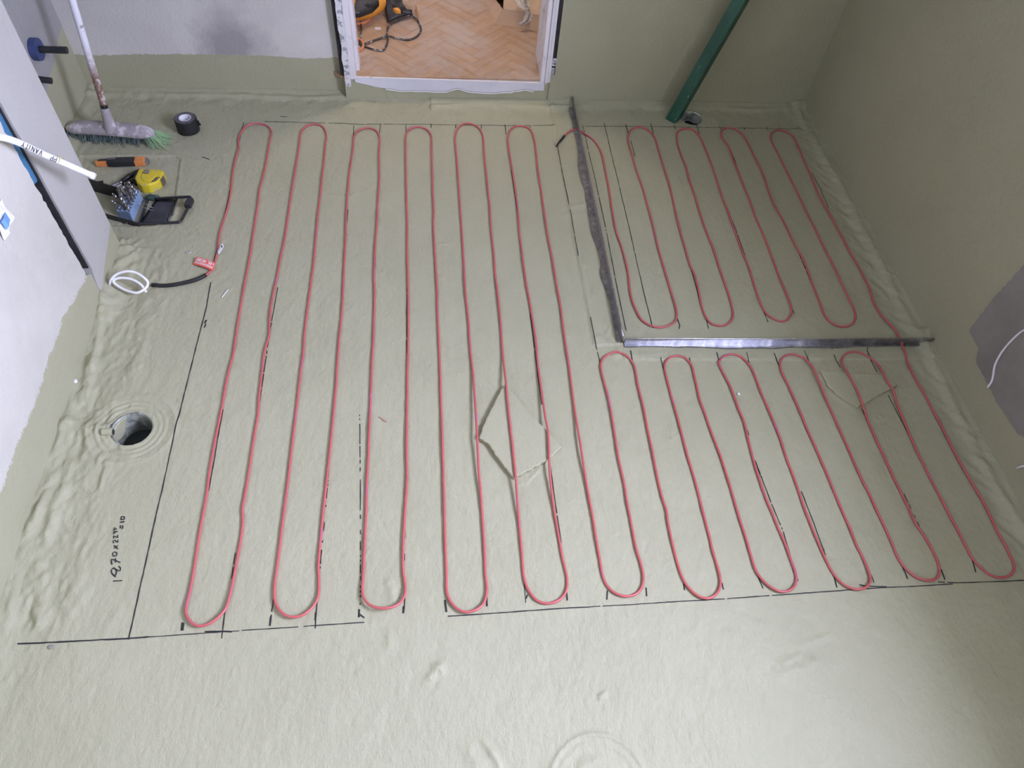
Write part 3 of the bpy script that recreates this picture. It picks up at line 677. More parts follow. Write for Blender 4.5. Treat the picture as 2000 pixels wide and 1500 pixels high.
for v in (.36, .24): ribbon(mb, [np.array(sh(u, v)) + [0, 0, .0008] for u in np.linspace(.06, .94, 7)], .0020, (0, 0, 1))
mb.obj('tag_lettering', M_WHITE, tg)
tw = [W(423, 493, .006), W(428, 497, .008), W(437, 482, .020), W(435, 474, .024)]
wt = MB().grid(sheet(tw, bow=.001), 2, 6).obj('paper_tag', M_WHITE, cab, solid=.0005); wt['label'] = 'small white paper tag'
q = sheet(tw, bow=.001); MB().add([tuple(np.array(q(u, v)) + [0, 0, .0006]) for u, v in ((.3, .68), (.75, .68), (.75, .84), (.3, .84))], [(0, 1, 2, 3)]).obj('printed_mark', M_INK, wt)
MB().tube([W(422.5, 496, .006) - off, W(424, 490, .012) - off, W(425.5, 488, .006) - off], .0012, 6).obj('tie', M_BLACK, cab)

# ------------------------------------------------------------------ marker lines and writing on the floor
def marker(points, width=.0022, dash=0.0, wob=.0004, name='marker_line'):
    P = resample(np.array([W(*p)[:2] for p in points]), .006)
    P = P + np.column_stack([fbm(P[:, 1] * 9, P[:, 0] * 9, 3), fbm(P[:, 0] * 9, P[:, 1] * 9, 7)]) * wob
    T = np.gradient(P, axis=0); T /= np.linalg.norm(T, axis=1)[:, None] + 1e-12; N = np.column_stack([-T[:, 1], T[:, 0]])
    wv = width * (1 + .25 * vnoise(P[:, 0] * 60, P[:, 1] * 60, 2))[:, None] / 2
    A = P - N * wv; B = P + N * wv
    za = height(A[:, 0], A[:, 1]) + .0011; zb = height(B[:, 0], B[:, 1]) + .0011
    vs = [(*a, z) for a, z in zip(A, za)] + [(*b, z) for b, z in zip(B, zb)]; n = len(P)
    gap = vnoise(np.arange(n) * .9, np.full(n, P[0, 0] * 50), 4)
    fs = [(i, i + 1, n + i + 1, n + i) for i in range(n - 1) if gap[i] > dash * 2 - 1]
    if not fs: fs = [(0, 1, n + 1, n)]
    return MB().add(vs, fs).obj(name, M_INK, FLOOR)
ML = [  # points, width, share of gaps
    ([(251, 1249), (300, 1032), (345, 832), (403, 600), (412, 552)], .0028, .0), ([(416, 520), (447, 385), (468, 275), (476, 239)], .0020, .25),
    ([(35, 1258), (140, 1253), (251, 1247)], .0034, .0), ([(205, 1250), (290, 1244)], .0034, .0), ([(251, 1247), (340, 1241), (437, 1234), (560, 1226), (712, 1216)], .0022, .18),
    ([(400, 1234), (440, 1233), (453, 1234)], .0040, 0), ([(433, 1247), (440, 1185)], .0026, .1), ([(460, 1080), (452, 1130)], .0022, .3),
    ([(436, 800), (424, 870), (408, 960)], .0022, .15), ([(354, 1232), (356, 1216)], .0042, 0), ([(357, 1232), (359, 1217)], .0030, 0),
    ([(543, 562), (527, 650), (508, 785)], .0022, .2), ([(527, 1223), (530, 1200), (534, 1168)], .0026, .2), ([(527, 1222), (529, 1204)], .0038, 0), ([(616, 1228), (618, 1190), (620, 1172)], .0024, .15), ([(616, 1212), (617, 1196)], .0044, 0),
    ([(645, 890), (632, 1040), (624, 1120)], .0018, .5), ([(680, 410), (674, 470), (672, 540)], .0022, .15), ([(690, 272), (691, 245)], .0024, .1),
    ([(702.5, 810), (703.7, 932), (704, 1060), (703.8, 1182)], .0022, .4), ([(701.5, 1206), (702, 1190)], .0040, 0), ([(703, 1200), (712, 1207)], .0030, 0), ([(788, 1198), (789, 1184)], .0042, 0), ([(790, 1190), (791, 1160)], .0022, .2), ([(790, 1100), (791.5, 1020)], .0016, .4),
    ([(741, 262), (743, 243)], .0022, .1), ([(735, 450), (732, 540)], .0020, .3), ([(793, 262), (793, 243)], .0022, .1), ([(842, 250), (842, 243)], .0028, 0), ([(890, 250), (890, 244)], .0030, 0), ([(940, 252), (940, 244)], .0026, 0), ([(988, 262), (986, 243)], .0026, .1), ([(1036, 250), (1034, 245)], .0028, 0),
    ([(517, 238), (560, 239), (700, 242), (830, 243), (900, 244.5), (1000, 245.5), (1083, 245.5)], .0024, .12), ([(548, 228), (562, 229)], .0026, 0),
    ([(795, 560), (794, 690)], .0018, .25), ([(860, 780), (866, 905)], .0016, .35), ([(897, 380), (905, 500), (912, 600)], .0018, .3), ([(998, 330), (1008, 400), (1014, 440)], .0020, .1), ([(1035, 610), (1045, 690), (1058, 790)], .0024, .1), ([(994, 815), (1001, 870)], .0020, .3),
    ([(1073.7, 905), (1082, 960), (1091, 1025), (1096, 1060)], .0022, .15), ([(1023, 1130), (1027, 1178)], .0018, .4), ([(1028, 1170), (1030, 1162)], .0036, 0), ([(1108, 1174), (1107, 1158)], .0034, 0), ([(869, 1172), (872, 1196)], .0042, 0), ([(951, 1184), (951, 1166)], .0040, 0),
    ([(875, 1204), (960, 1198), (1100, 1189), (1300, 1177), (1500, 1163.5), (1700, 1150), (1860, 1141)], .0026, .14), ([(1185, 1172), (1186, 1154)], .0036, 0), ([(1262, 1148), (1263, 1165)], .0034, 0), ([(1335, 1140), (1337, 1153)], .0030, 0), ([(1410, 1138), (1413, 1151)], .0030, 0),
    ([(1480, 1125), (1490, 1149)], .0032, 0), ([(1475, 900), (1505, 980), (1530, 1040), (1548, 1100)], .0022, .22), ([(1557, 1130), (1563, 1153)], .0022, .3), ([(1565, 960), (1590, 1025), (1612, 1085)], .0024, .05), ([(1627, 1120), (1634, 1148)], .0034, 0), ([(1701, 1124), (1706, 1139)], .0030, 0),
    ([(1678, 1143), (1695, 1146), (1731, 1147)], .0030, 0), ([(1831, 1137), (1870, 1139), (1930, 1137), (2000, 1134)], .0026, .08), ([(1762, 1108), (1772, 1131)], .0034, 0), ([(1837, 1112), (1845, 1133)], .0034, 0), ([(1897, 1090), (1905, 1118)], .0034, 0), ([(1765, 965), (1797, 1033)], .0020, .35),
    ([(1143, 246.5), (1290, 248), (1430, 250), (1567, 252.5)], .0024, .06), ([(1138, 245), (1160, 340), (1185, 455), (1203, 550), (1223, 645)], .0024, .18), ([(1180, 241), (1182, 250), (1200, 325), (1230, 450), (1256, 565), (1275, 640)], .0022, .04),
    ([(1088, 285), (1098, 340), (1111, 402)], .0022, .12), ([(1113, 412), (1120, 450), (1129, 502)], .0022, .15), ([(1153, 621), (1162, 668), (1173, 712)], .0022, .08), ([(1222, 243), (1228, 265)], .0030, .1), ([(1271, 242), (1276, 262)], .0030, .1), ([(1317, 246), (1319, 253)], .0030, 0), ([(1360, 243), (1366, 262)], .0026, .1), ([(1405, 248), (1409, 254)], .0030, 0), ([(1453, 249), (1454, 254)], .0028, 0), ([(1497, 248), (1498, 254)], .0028, 0),
    ([(1232, 275), (1240, 305)], .0024, .1), ([(1305, 360), (1318, 410), (1330, 450)], .0022, .12), ([(1347, 518), (1356, 550), (1366, 585)], .0024, .05), ([(1420, 405), (1435, 445), (1455, 500)], .0022, .15), ([(1426, 290), (1440, 328)], .0028, .05), ([(1540, 455), (1558, 490), (1585, 555), (1603, 600)], .0022, .1), ([(1585, 340), (1600, 365), (1618, 405)], .0022, .1), ([(1455, 505), (1470, 550)], .0026, .1), ([(1575, 415), (1592, 448)], .0024, .1),
    ([(1322, 620), (1328, 636), (1326, 643)], .0030, 0), ([(1379, 622), (1384, 642)], .0026, .1), ([(1492, 610), (1500, 630)], .0028, 0), ([(1548, 606), (1551, 613)], .0026, 0),
    ([(1231, 686), (1235, 706)], .0034, 0), ([(1290, 700), (1296, 722)], .0026, .1), ([(1346, 700), (1352, 722)], .0030, 0), ([(1399, 690), (1406, 714)], .0026, .05), ([(1457, 690), (1463, 708)], .0026, .1), ([(1511, 691), (1522, 716)], .0030, .05), ([(1570, 687), (1580, 706)], .0024, .1), ([(1624, 681), (1624.5, 683)], .0044, 0), ([(1628, 694), (1641, 718)], .0028, .1), ([(1693, 680), (1694, 684)], .0030, 0), ([(1692, 684), (1702, 706), (1713, 727)], .0026, .08),
    ([(1735, 771), (1755, 811), (1775, 848)], .0024, .08), ([(1365, 770), (1380, 815)], .0024, .1), ([(1432, 772), (1452, 822), (1463, 850)], .0024, .08), ([(1528, 730), (1550, 780), (1573, 828)], .0024, .15), ([(1684, 800), (1700, 838)], .0024, .1), ([(1469, 895), (1488, 935)], .0020, .2),
    ([(395, 307), (409, 312)], .0030, 0), ([(400, 632), (403, 625)], .0040, 0), ([(399, 640), (402, 633)], .0034, 0),
    ([(1248, 560), (1240, 555)], .0015, 0),
]
for P_, w_, d__ in ML[:-1]: marker(P_, w_, d__)
# handwriting "1970 x 2240  = 10", running up the picture
HW = [[(221, 1135), (239, 1134)],                                                     # 1
      [(226, 1127), (219, 1121), (217, 1113), (222, 1109), (228, 1113), (227, 1121), (223, 1126)], [(222, 1109), (234, 1117), (237, 1111), (232, 1106)],   # 9
      [(219, 1103), (217, 1093), (224, 1094), (235, 1099)], [(226, 1099), (226, 1091)],      # 7
      [(221, 1087), (229, 1086), (229, 1079), (221, 1078), (221, 1086)],                   # 0
      [(223, 1072), (231, 1066)], [(223, 1066), (231, 1073)],                              # x
      [(223, 1062), (221, 1056), (225, 1056), (231, 1062), (231, 1055)],                   # 2
      [(223, 1053), (222, 1048), (226, 1048), (231, 1053), (231, 1046)],                   # 2
      [(222, 1044), (227, 1044), (227, 1040)], [(222, 1040), (231, 1039)],                 # 4
      [(223, 1037), (229, 1036), (229, 1031), (223, 1032), (223, 1037)],                   # 0
      [(236, 1033), (236, 1027)], [(240, 1034), (241, 1027)],                              # =
      [(235, 1021), (244, 1020)], [(237, 1016), (243, 1016), (246, 1012), (243, 1009), (238, 1010), (236, 1013), (237, 1016)]]
hwm = []
for st in HW: hwm.append(marker(st, .0030, 0, .0002, 'written_stroke'))

# ------------------------------------------------------------------ drains
def drain(i, name, label, depth, water):
    hx, hy, hr = HOLES[i]
    t = thing(name, label, 'drain', (hx, hy, -depth))
    zr = depth + H1(hx + hr, hy) - .001
    MB().lathe([(hr + .006, zr - .003), (hr + .002, zr + .0012), (hr - .0015, zr + .0012), (hr - .004, zr - .004), (hr - .005, .0)], 48).obj('pipe', M_DRAIN, t, smooth=True)
    MB().lathe([(hr - .002, water), (.0, water)], 32).obj('water', M_WATER, t)
    return t
t = drain(0, 'floor_drain', 'open round toilet drain pipe near the left wall', .09, .012)
hr = HOLES[0][2]
# smeared membrane inside the pipe and the small cut pipe end on its left
def smear(u, v):
    a = math.radians(120 + 130 * u); rr = hr - .0045; z = .087 - v * (.052 + .02 * math.sin(u * 7)) * math.sin(math.pi * min(1, u * 1.05 + .02))
    return (rr * math.cos(a), rr * math.sin(a), z)
MB().grid(smear, 20, 6).obj('membrane_smear', M_FLOOR, t, smooth=True, solid=.002)
p = W(219, 848)
MB().tube([(p[0] - t.location.x - .02, p[1] - t.location.y, .09 + .012), (p[0] - t.location.x + .006, p[1] - t.location.y, .09 + .010)], .011, 16).obj('pipe_stub', M_FLOOR, t, smooth=True, angle=40)
b_ = MB().lathe([(.0085, 0), (0, 0)], 16).obj('stub_bore_shade', M_GAP_SHADE, t); b_.location = (p[0] - t.location.x + .0066, p[1] - t.location.y, .10); b_.rotation_euler = (0, math.radians(90), 0)  # flat dark disc painting the shade inside the cut end
t = drain(1, 'shower_drain', 'round shower drain hole beside the green timber', .05, .010)
MB().tube([(.040 * math.cos(a), .034 * math.sin(a), .016 + .004 * math.sin(5 * a)) for a in np.linspace(.3, 5.6, 30)], .005, 8).obj('membrane_smear', M_DRAIN, t, smooth=True)

# ------------------------------------------------------------------ pipes in the chase and in the recess
z1 = PX(80, 346, XL)[2]
t = thing('blue_pipe', 'blue plastic pipe cut off inside the vertical slot of the left wall', 'pipe', (XL - .021, (SL0 + SL1) / 2, z1))
MB().tube([(0, 0, 0), (0, .0, .35), (0, 0, 1.5)], .0165, 20).obj('tube', M_BLUE, t, smooth=True, angle=40)
y0 = 2.47
for px0, px1, lbl, rad in (((64, 96), (131, 98), 'black pipe stub with blue collar sticking out of the recess wall', .0115), ((70, 154), (101, 158), 'short lower black pipe stub sticking out of the recess wall', .0105)):
    b0 = PX(*px0, XREC); tip = PY(*px1, float(b0[1]))
    t = thing('pipe_stub', lbl, 'pipe', (XREC, float(b0[1]), float(b0[2])))
    v = tip - np.array([XREC, b0[1], b0[2]])
    MB().tube([(0, 0, 0), tuple(v * .5), tuple(v)], rad, 18).obj('tube', M_BLACK, t, smooth=True, angle=40)
    if rad > .011:
        MB().tube([(0, 0, 0), tuple(v / np.linalg.norm(v) * .022)], .036, 28).obj('collar', M_NAVY, t, smooth=True, angle=40)

# ------------------------------------------------------------------ conduit with handwriting
a = np.array([XL - .004, 1.42, .70]); p1 = PX(0, 268, -.985); p2 = PX(100, 308, -.945); p3 = PX(183, 344, -.905)
cp = catmull([a, p1, p2, p3], .01)
t = thing('cable_conduit', 'white plastic conduit marked PP VANITY poking out of the left wall', 'conduit', tuple(p3)); offc = p3
view = np.array([0, 0, CAMH]) - p2; view /= np.linalg.norm(view)
def flat_tube(P, w, th, n=14):
    mb = MB(); P = np.asarray(P); T = np.gradient(P, axis=0); vs = []
    for i in range(len(P)):
        tt = T[i] / np.linalg.norm(T[i]); s = np.cross(view, tt); s /= np.linalg.norm(s); nn = np.cross(tt, s)
        for k in range(n):
            an = 2 * math.pi * k / n; ca, sa = math.cos(an), math.sin(an)
            vs.append(P[i] + s * w * math.copysign(abs(ca) ** .7, ca) + nn * th * math.copysign(abs(sa) ** .6, sa))
    m_ = len(P)
    mb.add(vs, [(i * n + k, i * n + (k + 1) % n, (i + 1) * n + (k + 1) % n, (i + 1) * n + k) for i in range(m_ - 1) for k in range(n)] + [tuple(range(n)), tuple(range((m_ - 1) * n, m_ * n))])
    return mb
flat_tube(cp - offc, .0080, .0055).obj('tube', M_WHITE, t, smooth=True)
L_ = np.linspace(0, 1, len(cp))
def along(u): return np.array([np.interp(u, L_, cp[:, i]) for i in range(3)])
tv = (p3 - p1) / np.linalg.norm(p3 - p1); sv = np.cross(view, tv); sv /= np.linalg.norm(sv); nv = np.cross(tv, sv)
if nv @ view < 0: nv = -nv
if (RM @ sv)[1] > 0: sv = -sv                   # sv points up in the picture
txt, wd_ = letters('PP  VANITY', .95); mb = MB()
q0 = PX(103, 304, -.944); q1 = PX(38, 279, -.970); dirv = (q1 - q0); ln = np.linalg.norm(dirv); dirv /= ln
i0 = int(np.argmin(np.linalg.norm(cp - q0, axis=1))); i1 = int(np.argmin(np.linalg.norm(cp - q1, axis=1)))
def on_tube(f): return np.array([np.interp(i0 + (i1 - i0) * f, np.arange(len(cp)), cp[:, i]) for i in range(3)])
for st in txt:
    ribbon(mb, [on_tube(p / wd_) - sv * ((qv - .5) * .0115) + nv * .0064 - offc for p, qv in st], .0016, nv)
mb.obj('lettering', M_INK, t)
for u in (.66, .685): 
    c0 = PX(113 if u < .67 else 121, 311 if u < .67 else 315, -.938)
    flat_tube(np.array([c0 - tv * .0012, c0 + tv * .0012]) - offc, .0088, .0063).obj('band', simple('yellow_band', (.62, .58, .30), .5), t)
flat_tube(np.array([p3 - tv * .012, p3 + tv * .001]) - offc, .0094, .0068).obj('end_cap', M_WHITE, t, smooth=True)

# ------------------------------------------------------------------ white flex coil
cpx = [(218, 565, .006), (219, 553, .03), (231, 541, .045), (250, 535.5, .05), (268, 538, .045), (284, 548, .035), (291.5, 558, .022), (286, 569, .016), (270, 577, .012), (248, 572, .012), (229, 561, .020), (224, 553.5, .030), (236, 548.5, .034), (257, 550, .032), (275, 559, .024), (284, 569, .014), (288, 576, .004)]
cc = catmull([W(*p) + [0, 0, .012] for p in cpx], .004); b0 = np.array([cc[-1][0], cc[-1][1], 0])
zmin = height(cc[:, 0], cc[:, 1], False) + .0042; cc[:, 2] = np.maximum(cc[:, 2], zmin)
t = thing('cable_coil', 'white cable coiled in two loops at the foot of the left wall', 'cable', tuple(b0))
MB().tube(cc - b0, .0040, 10).obj('cable', M_WHITE, t, smooth=True)
w = W(266, 542)
def blob(name, label, cat, px, py, size, mat, flatn=.5, seed=0, group=None):
    p = W(px, py); z = H1(p[0], p[1])
    bm = bmesh.new(); bmesh.ops.create_icosphere(bm, subdivisions=2, radius=1)
    r2 = random.Random(seed)
    for v in bm.verts:
        k_ = 1 + r2.uniform(-.28, .28); v.co = Vector((v.co.x * size[0] * k_, v.co.y * size[1] * k_, v.co.z * size[2] * k_ + size[2] * .8))
    me = bpy.data.meshes.new(name); bm.to_mesh(me); bm.free(); me.materials.append(mat)
    o = bpy.data.objects.new(name, me); COL.objects.link(o); o.location = (p[0], p[1], z)
    return tag(o, label, cat, group)

# ------------------------------------------------------------------ roll of tape
p = W(369, 254); z = H1(p[0], p[1])
t = thing('tape_roll', 'black roll of adhesive tape standing near the back wall', 'tape roll', (p[0], p[1], z))
rt, ht = .040, .052
MB().lathe([(.021, .001), (rt, 0), (rt + .0005, .003), (rt, ht - .002), (rt - .002, ht), (.0225, ht)], 40).obj('tape', M_BLACKR, t, smooth=True, angle=35)
MB().lathe([(.0235, ht + .0004), (rt - .003, ht + .0004)], 40).obj('tape_edge', simple('tape_edge_grey', (.10, .10, .11), .5, scale=90, var=.4), t)
MB().lathe([(.0225, ht + .001), (.0205, ht + .001), (.0205, .004), (0, .004)], 32).obj('core', M_WHITE, t, smooth=True, angle=35)
MB().prism([(rt - .003, .022), (rt + .009, .020), (rt + .010, .028), (rt + .006, .034), (rt + .007, .040), (rt - .003, .044)], -.001, .001, lambda u, v, w_: (u, w_ * (1 + u), v)).obj('loose_end', M_BLACKR, t)

# ------------------------------------------------------------------ broom
hc = W(214, 251, .042); ha = W(128, 245, .042); hb = W(302, 258, .042)
ang = math.atan2(hb[1] - ha[1], hb[0] - ha[0]); hl = float(np.linalg.norm((hb - ha)[:2]))
z = H1(hc[0], hc[1])
M_BROOMW = dirty('broom_wood', (.34, .31, .315), (.62, .58, .60), .75, 16, .5, .58, bump=.001)
br = thing('push_broom', 'dirty white broom with green bristles leaning in the left corner', 'broom', (float(hc[0]), float(hc[1]), z), ang)
def head(u, v):
    x = (u - .5) * hl; e_ = max(0.02, 1 - (2 * abs(u - .5)) ** 6) ** .5
    a = v * 2 * math.pi
    yy = math.cos(a) * .033 * e_; zz_ = .042 + (math.copysign(abs(math.sin(a)) ** .6, math.sin(a))) * .017 * (e_ ** .6) - (.010 * (2 * abs(u - .5)) ** 3)
    return (x, yy, zz_)
MB().grid(head, 40, 20).obj('head', M_BROOMW, br, smooth=True)
mb = MB(); rr = random.Random(3)
for i in range(1100):
    x = rr.uniform(-hl / 2 + .006, hl / 2 + .004); y = rr.uniform(-.028, .028)
    if x > hl / 2 - .05: x += rr.uniform(0, .025)
    sx = rr.uniform(-.010, .010) + (.042 if x > hl / 2 - .04 else 0) * rr.uniform(.2, 1); sy = rr.uniform(-.014, .014) * (2 if x > hl / 2 - .04 else 1) - .014 * (y < 0) * rr.random()
    top = np.array([min(x, hl / 2 - .008), y, .034]); bot = np.array([x + sx, y + sy, rr.uniform(.002, .008)]); wv = .0009
    mb.add([top - [wv, 0, 0], top + [wv, 0, 0], bot + [wv, 0, 0], bot - [wv, 0, 0]], [(0, 1, 2, 3)])
    mb.add([top - [0, wv, 0], top + [0, wv, 0], bot + [0, wv, 0], bot - [0, wv, 0]], [(0, 1, 2, 3)])
m = Mat('bristle', (.3, .45, .25), .6); sx = m.xyz()[0]
m.color(m.mix(m.ramp(sx, [(.12, (0, 0, 0)), (.165, (1, 1, 1))]), (.15, .20, .19), (.36, .54, .30)))
bo = mb.obj('bristles', m.m, br); bo['kind'] = 'stuff'
inv = Matrix.Translation(br.location) @ Matrix.Rotation(ang, 4, 'Z'); inv = inv.inverted()
def lc(p, M=inv): return np.array(M @ Vector(tuple(map(float, p))))
pb = W(213, 241, .070); pt = PY(141, 0, 2.535); dv = (pt - pb) / np.linalg.norm(pt - pb)
k_end = (YB - .014 - pb[1]) / dv[1]; k_end = min(k_end, 1.35)
soc0 = pb - dv * .03; soc1 = pb + dv * .055; ptop = pb + dv * k_end
MB().tube([lc(soc0), lc(pb + dv * .02), lc(soc1)], [.022, .017, .0145], 18).obj('socket', M_BROOMW, br, smooth=True, angle=40)
m = Mat('broom_pole_paint', (.7, .7, .72), .45); zz3 = m.xyz()[2]
rust = m.mix(m.ramp(m.noise(60, 5, .7), [(.40, (0, 0, 0)), (.52, (1, 1, 1))]), (.60, .57, .55), (.22, .12, .08))
m.color(m.mix(m.ramp(m.math('ADD', zz3, m.math('MULTIPLY', m.math('SUBTRACT', m.noise(12, 4), .5), .12)), [(.22, (0, 0, 0)), (.34, (1, 1, 1))]), rust, m.mix(m.ramp(m.noise(50, 5), [(.62, (0, 0, 0)), (.66, (1, 1, 1))]), (.74, .74, .78), (.35, .33, .32))))
MB().tube([lc(soc1 - dv * .01), lc(soc1 + dv * .4), lc(ptop)], .0118, 18).obj('pole', m.m, br, smooth=True, angle=40)
MB().tube([lc(soc1 - dv * .002), lc(soc1 + dv * .012)], .0127, 18).obj('collar', M_BLACK, br, smooth=True, angle=40)
blob('rubber_scrap', 'small black scrap on the floor in front of the broom', 'scrap', 211, 277, (.008, .005, .003), M_BLACKR, seed=5)

# ------------------------------------------------------------------ green timber leaning in the shower corner
gb = W(1314, 233); gt = PY(1447, 0, 2.626); dv = (gt - gb) / np.linalg.norm(gt - gb)
kk = (YBR - .036 - gb[1]) / dv[1]; gtop = gb + dv * min(kk, 1.4)
t = thing('green_timber', 'green painted square timber leaning against the back wall of the shower area', 'timber', (gb[0], gb[1], 0))
m = Mat('green_paint', (.02, .14, .07), .4)
c = m.ramp(m.noise(9, 5, .6, m.mapped((2, 2, .6))), [(.3, (.010, .055, .034)), (.55, (.015, .085, .048)), (.75, (.03, .12, .075))])
c = m.mix(m.ramp(m.noise(48, 5, .6, m.mapped((2.5, 2.5, .5))), [(.66, (0, 0, 0)), (.72, (.5, .5, .5))]), c, (.45, .60, .52)); m.color(c); m.bump(m.noise(80, 4, .6, m.mapped((3, 3, .4))), .4, .0012)
s1 = np.cross(dv, [0, 1, 0]); s1 /= np.linalg.norm(s1); s2 = np.cross(dv, s1)
h2 = .033
def sq(p, k_=1.0): return [p + s1 * h2 * k_, p + s2 * h2 * k_, p - s1 * h2 * k_, p - s2 * h2 * k_]
vs = []
for i in range(13):
    pp_ = gb + dv * (.0 + np.linalg.norm(gtop - gb) * i / 12)
    for c_ in sq(pp_): vs.append(c_ - [gb[0], gb[1], 0])
for j in range(4):      # foot cut level on the floor
    v = vs[j]; k_ = (H1(gb[0], gb[1]) + .0005 - v[2]) / dv[2]; vs[j] = v + dv * k_
mb = MB().add(vs, [(i * 4 + k_, i * 4 + (k_ + 1) % 4, (i + 1) * 4 + (k_ + 1) % 4, (i + 1) * 4 + k_) for i in range(12) for k_ in range(4)] + [(0, 1, 2, 3), (51, 50, 49, 48)])
mb.obj('beam', m.m, t, bevel=.003)
for f0, f1, side, o_ in ((.05, .13, -1, .2), (.20, .245, 1, .15), (.21, .25, 1, .75), (.33, .375, 1, .78), (.50, .512, 1, .1)):
    a_ = gb + dv * (f0 * 1.15); b_ = gb + dv * (f1 * 1.15)
    q_ = [-1 * s2, side * s1]; nn = (q_[0] + q_[1]); nn = nn / np.linalg.norm(nn); e0 = q_[0] * h2 * (1 - o_) + q_[1] * h2 * o_
    s_ = (q_[1] - q_[0]) / np.linalg.norm(q_[1] - q_[0]) * .0022
    bse = np.array([gb[0], gb[1], 0])
    MB().add([a_ + e0 - s_ * .3 - bse + nn * .0006, a_ + e0 + s_ * .3 - bse + nn * .0006, b_ + e0 + s_ - bse + nn * .0006, b_ + e0 - s_ - bse + nn * .0006], [(0, 1, 2, 3)]).obj('paint_chip', M_WHITE, t)

# ------------------------------------------------------------------ utility knife
a_ = W(188, 322); b_ = W(292, 318); ang = math.atan2(b_[1] - a_[1], b_[0] - a_[0]); ln = float(np.linalg.norm((b_ - a_)[:2]))
mid = (a_ + b_) / 2
M_ORANGE = simple('orange_plastic', (.66, .24, .07), .45, var=.1); M_YEL = dirty('yellow_plastic', (.66, .52, .03), (.45, .38, .20), .45, 40, .58, .66)
t = thing('utility_knife', 'orange and black utility knife lying beside the yellow tape measure', 'knife', (mid[0], mid[1], H1(mid[0], mid[1])), ang)
def outline(u0, u1, hw_):
    us = np.linspace(u0, u1, 12); top = [((u - .5) * ln, hw_(u)) for u in us]; return top + [(x, -y) for x, y in top[::-1]]
kw = lambda u: .0135 - .006 * max(0, .35 - u) / .35 + .003 * math.sin(u * 3.1)
MB().prism(outline(.22, .74, kw), .001, .022).obj('grip', M_BLACK, t, bevel=.004)
MB().prism(outline(.74, .94, lambda u: kw(u) + .0008), .0005, .0225).obj('tail_grip', M_ORANGE, t, bevel=.004)
MB().prism(outline(.94, 1.0, lambda u: .012 - .09 * (u - .94)), .002, .020).obj('end_cap', M_CHROME, t, bevel=.003)
MB().prism(outline(.0, .26, lambda u: .0075 + .018 * u), .0005, .018).obj('nose', M_ORANGE, t, bevel=.003)
MB().prism([(-.45 * ln, .001), (-.24 * ln, .002), (-.20 * ln, .011), (-.42 * ln, .009)], .0175, .0205).obj('slider_rail', M_BLACK, t, bevel=.001)
MB().box((-.05, .002, .0215), (-.02, .010, .0245)).obj('slider', simple('grey_plastic', (.12, .12, .13), .5), t, bevel=.001)

# ------------------------------------------------------------------ tape measure
p = W(293, 360); t = thing('tape_measure', 'worn yellow tape measure next to the open drill case', 'tape measure', (p[0], p[1], H1(p[0], p[1]) - .003), math.radians(-8))
prof = [(-.044, .040), (.030, .046), (.044, .040), (.048, .012), (.042, -.018), (.020, -.042), (-.006, -.046), (-.024, -.034), (-.040, -.010)]
MB().prism(prof, .002, .040).obj('case', M_YEL, t, bevel=.006, smooth=False)
MB().prism([(x * .55 + .004, y * .55) for x, y in prof], .040, .0425).obj('raised_face', M_YEL, t, bevel=.002)
MB().prism([(-.018, .012), (.002, .012), (.002, .028), (-.014, .032)], .0425, .046).obj('lock_button', M_CHROME, t, bevel=.002)
MB().prism([(.024, -.026), (.036, -.020), (.044, .004), (.032, .000)], .0402, .0412).obj('printed_label', M_BLACK, t)
for i in range(3): MB().box((.028 + .004 * i, -.018 + .007 * i, .0412), (.035 + .003 * i, -.0165 + .007 * i, .0416)).obj('print_line', M_WHITE, t)
MB().box((-.050, -.012, .004), (-.040, .026, .034)).obj('rubber_bumper', M_BLACK, t, bevel=.003)
MB().box((.043, -.004, .006), (.051, .020, .036)).obj('belt_clip', simple('clip_steel', (.35, .33, .33), .4, 1.0), t, bevel=.002)

# ------------------------------------------------------------------ pliers
a_ = W(266, 345); b_ = W(228, 364); ang = math.atan2(b_[1] - a_[1], b_[0] - a_[0]); p = (a_ + b_) / 2
t = thing('pliers', 'black handled pliers half under the yellow tape measure', 'pliers', (p[0], p[1], H1(p[0], p[1]) - .003), ang)
for s_ in (1, -1):
    MB().tube([(-.065, s_ * .016, .009), (-.02, s_ * .014, .010), (.018, s_ * .008, .010)], [.008, .009, .006], 10).obj('handle', M_BLACK, t, smooth=True)
    MB().prism([(.012, 0), (.024, s_ * .013), (.040, s_ * .011), (.060, s_ * .004), (.062, s_ * .0006), (.03, s_ * .0006)], .004, .016).obj('jaw', M_CHROME, t, bevel=.001)
MB().lathe([(0, .019), (.006, .018), (.007, .003)], 16, (.02, 0, 0)).obj('pivot', M_CHROME, t, smooth=True)

# ------------------------------------------------------------------ folding drill case
u0 = W(268, 444); u1 = W(352, 434); ang = math.atan2(u1[1] - u0[1], u1[0] - u0[0]); org = W(262, 440)
z = H1(org[0], org[1]) - .002
t = thing('drill_case', 'open black folding drill case beside the nib wall', 'case', (org[0], org[1], z), ang)
M_CASE = simple('case_black', (.020, .021, .024), .35, var=.3, scale=40)
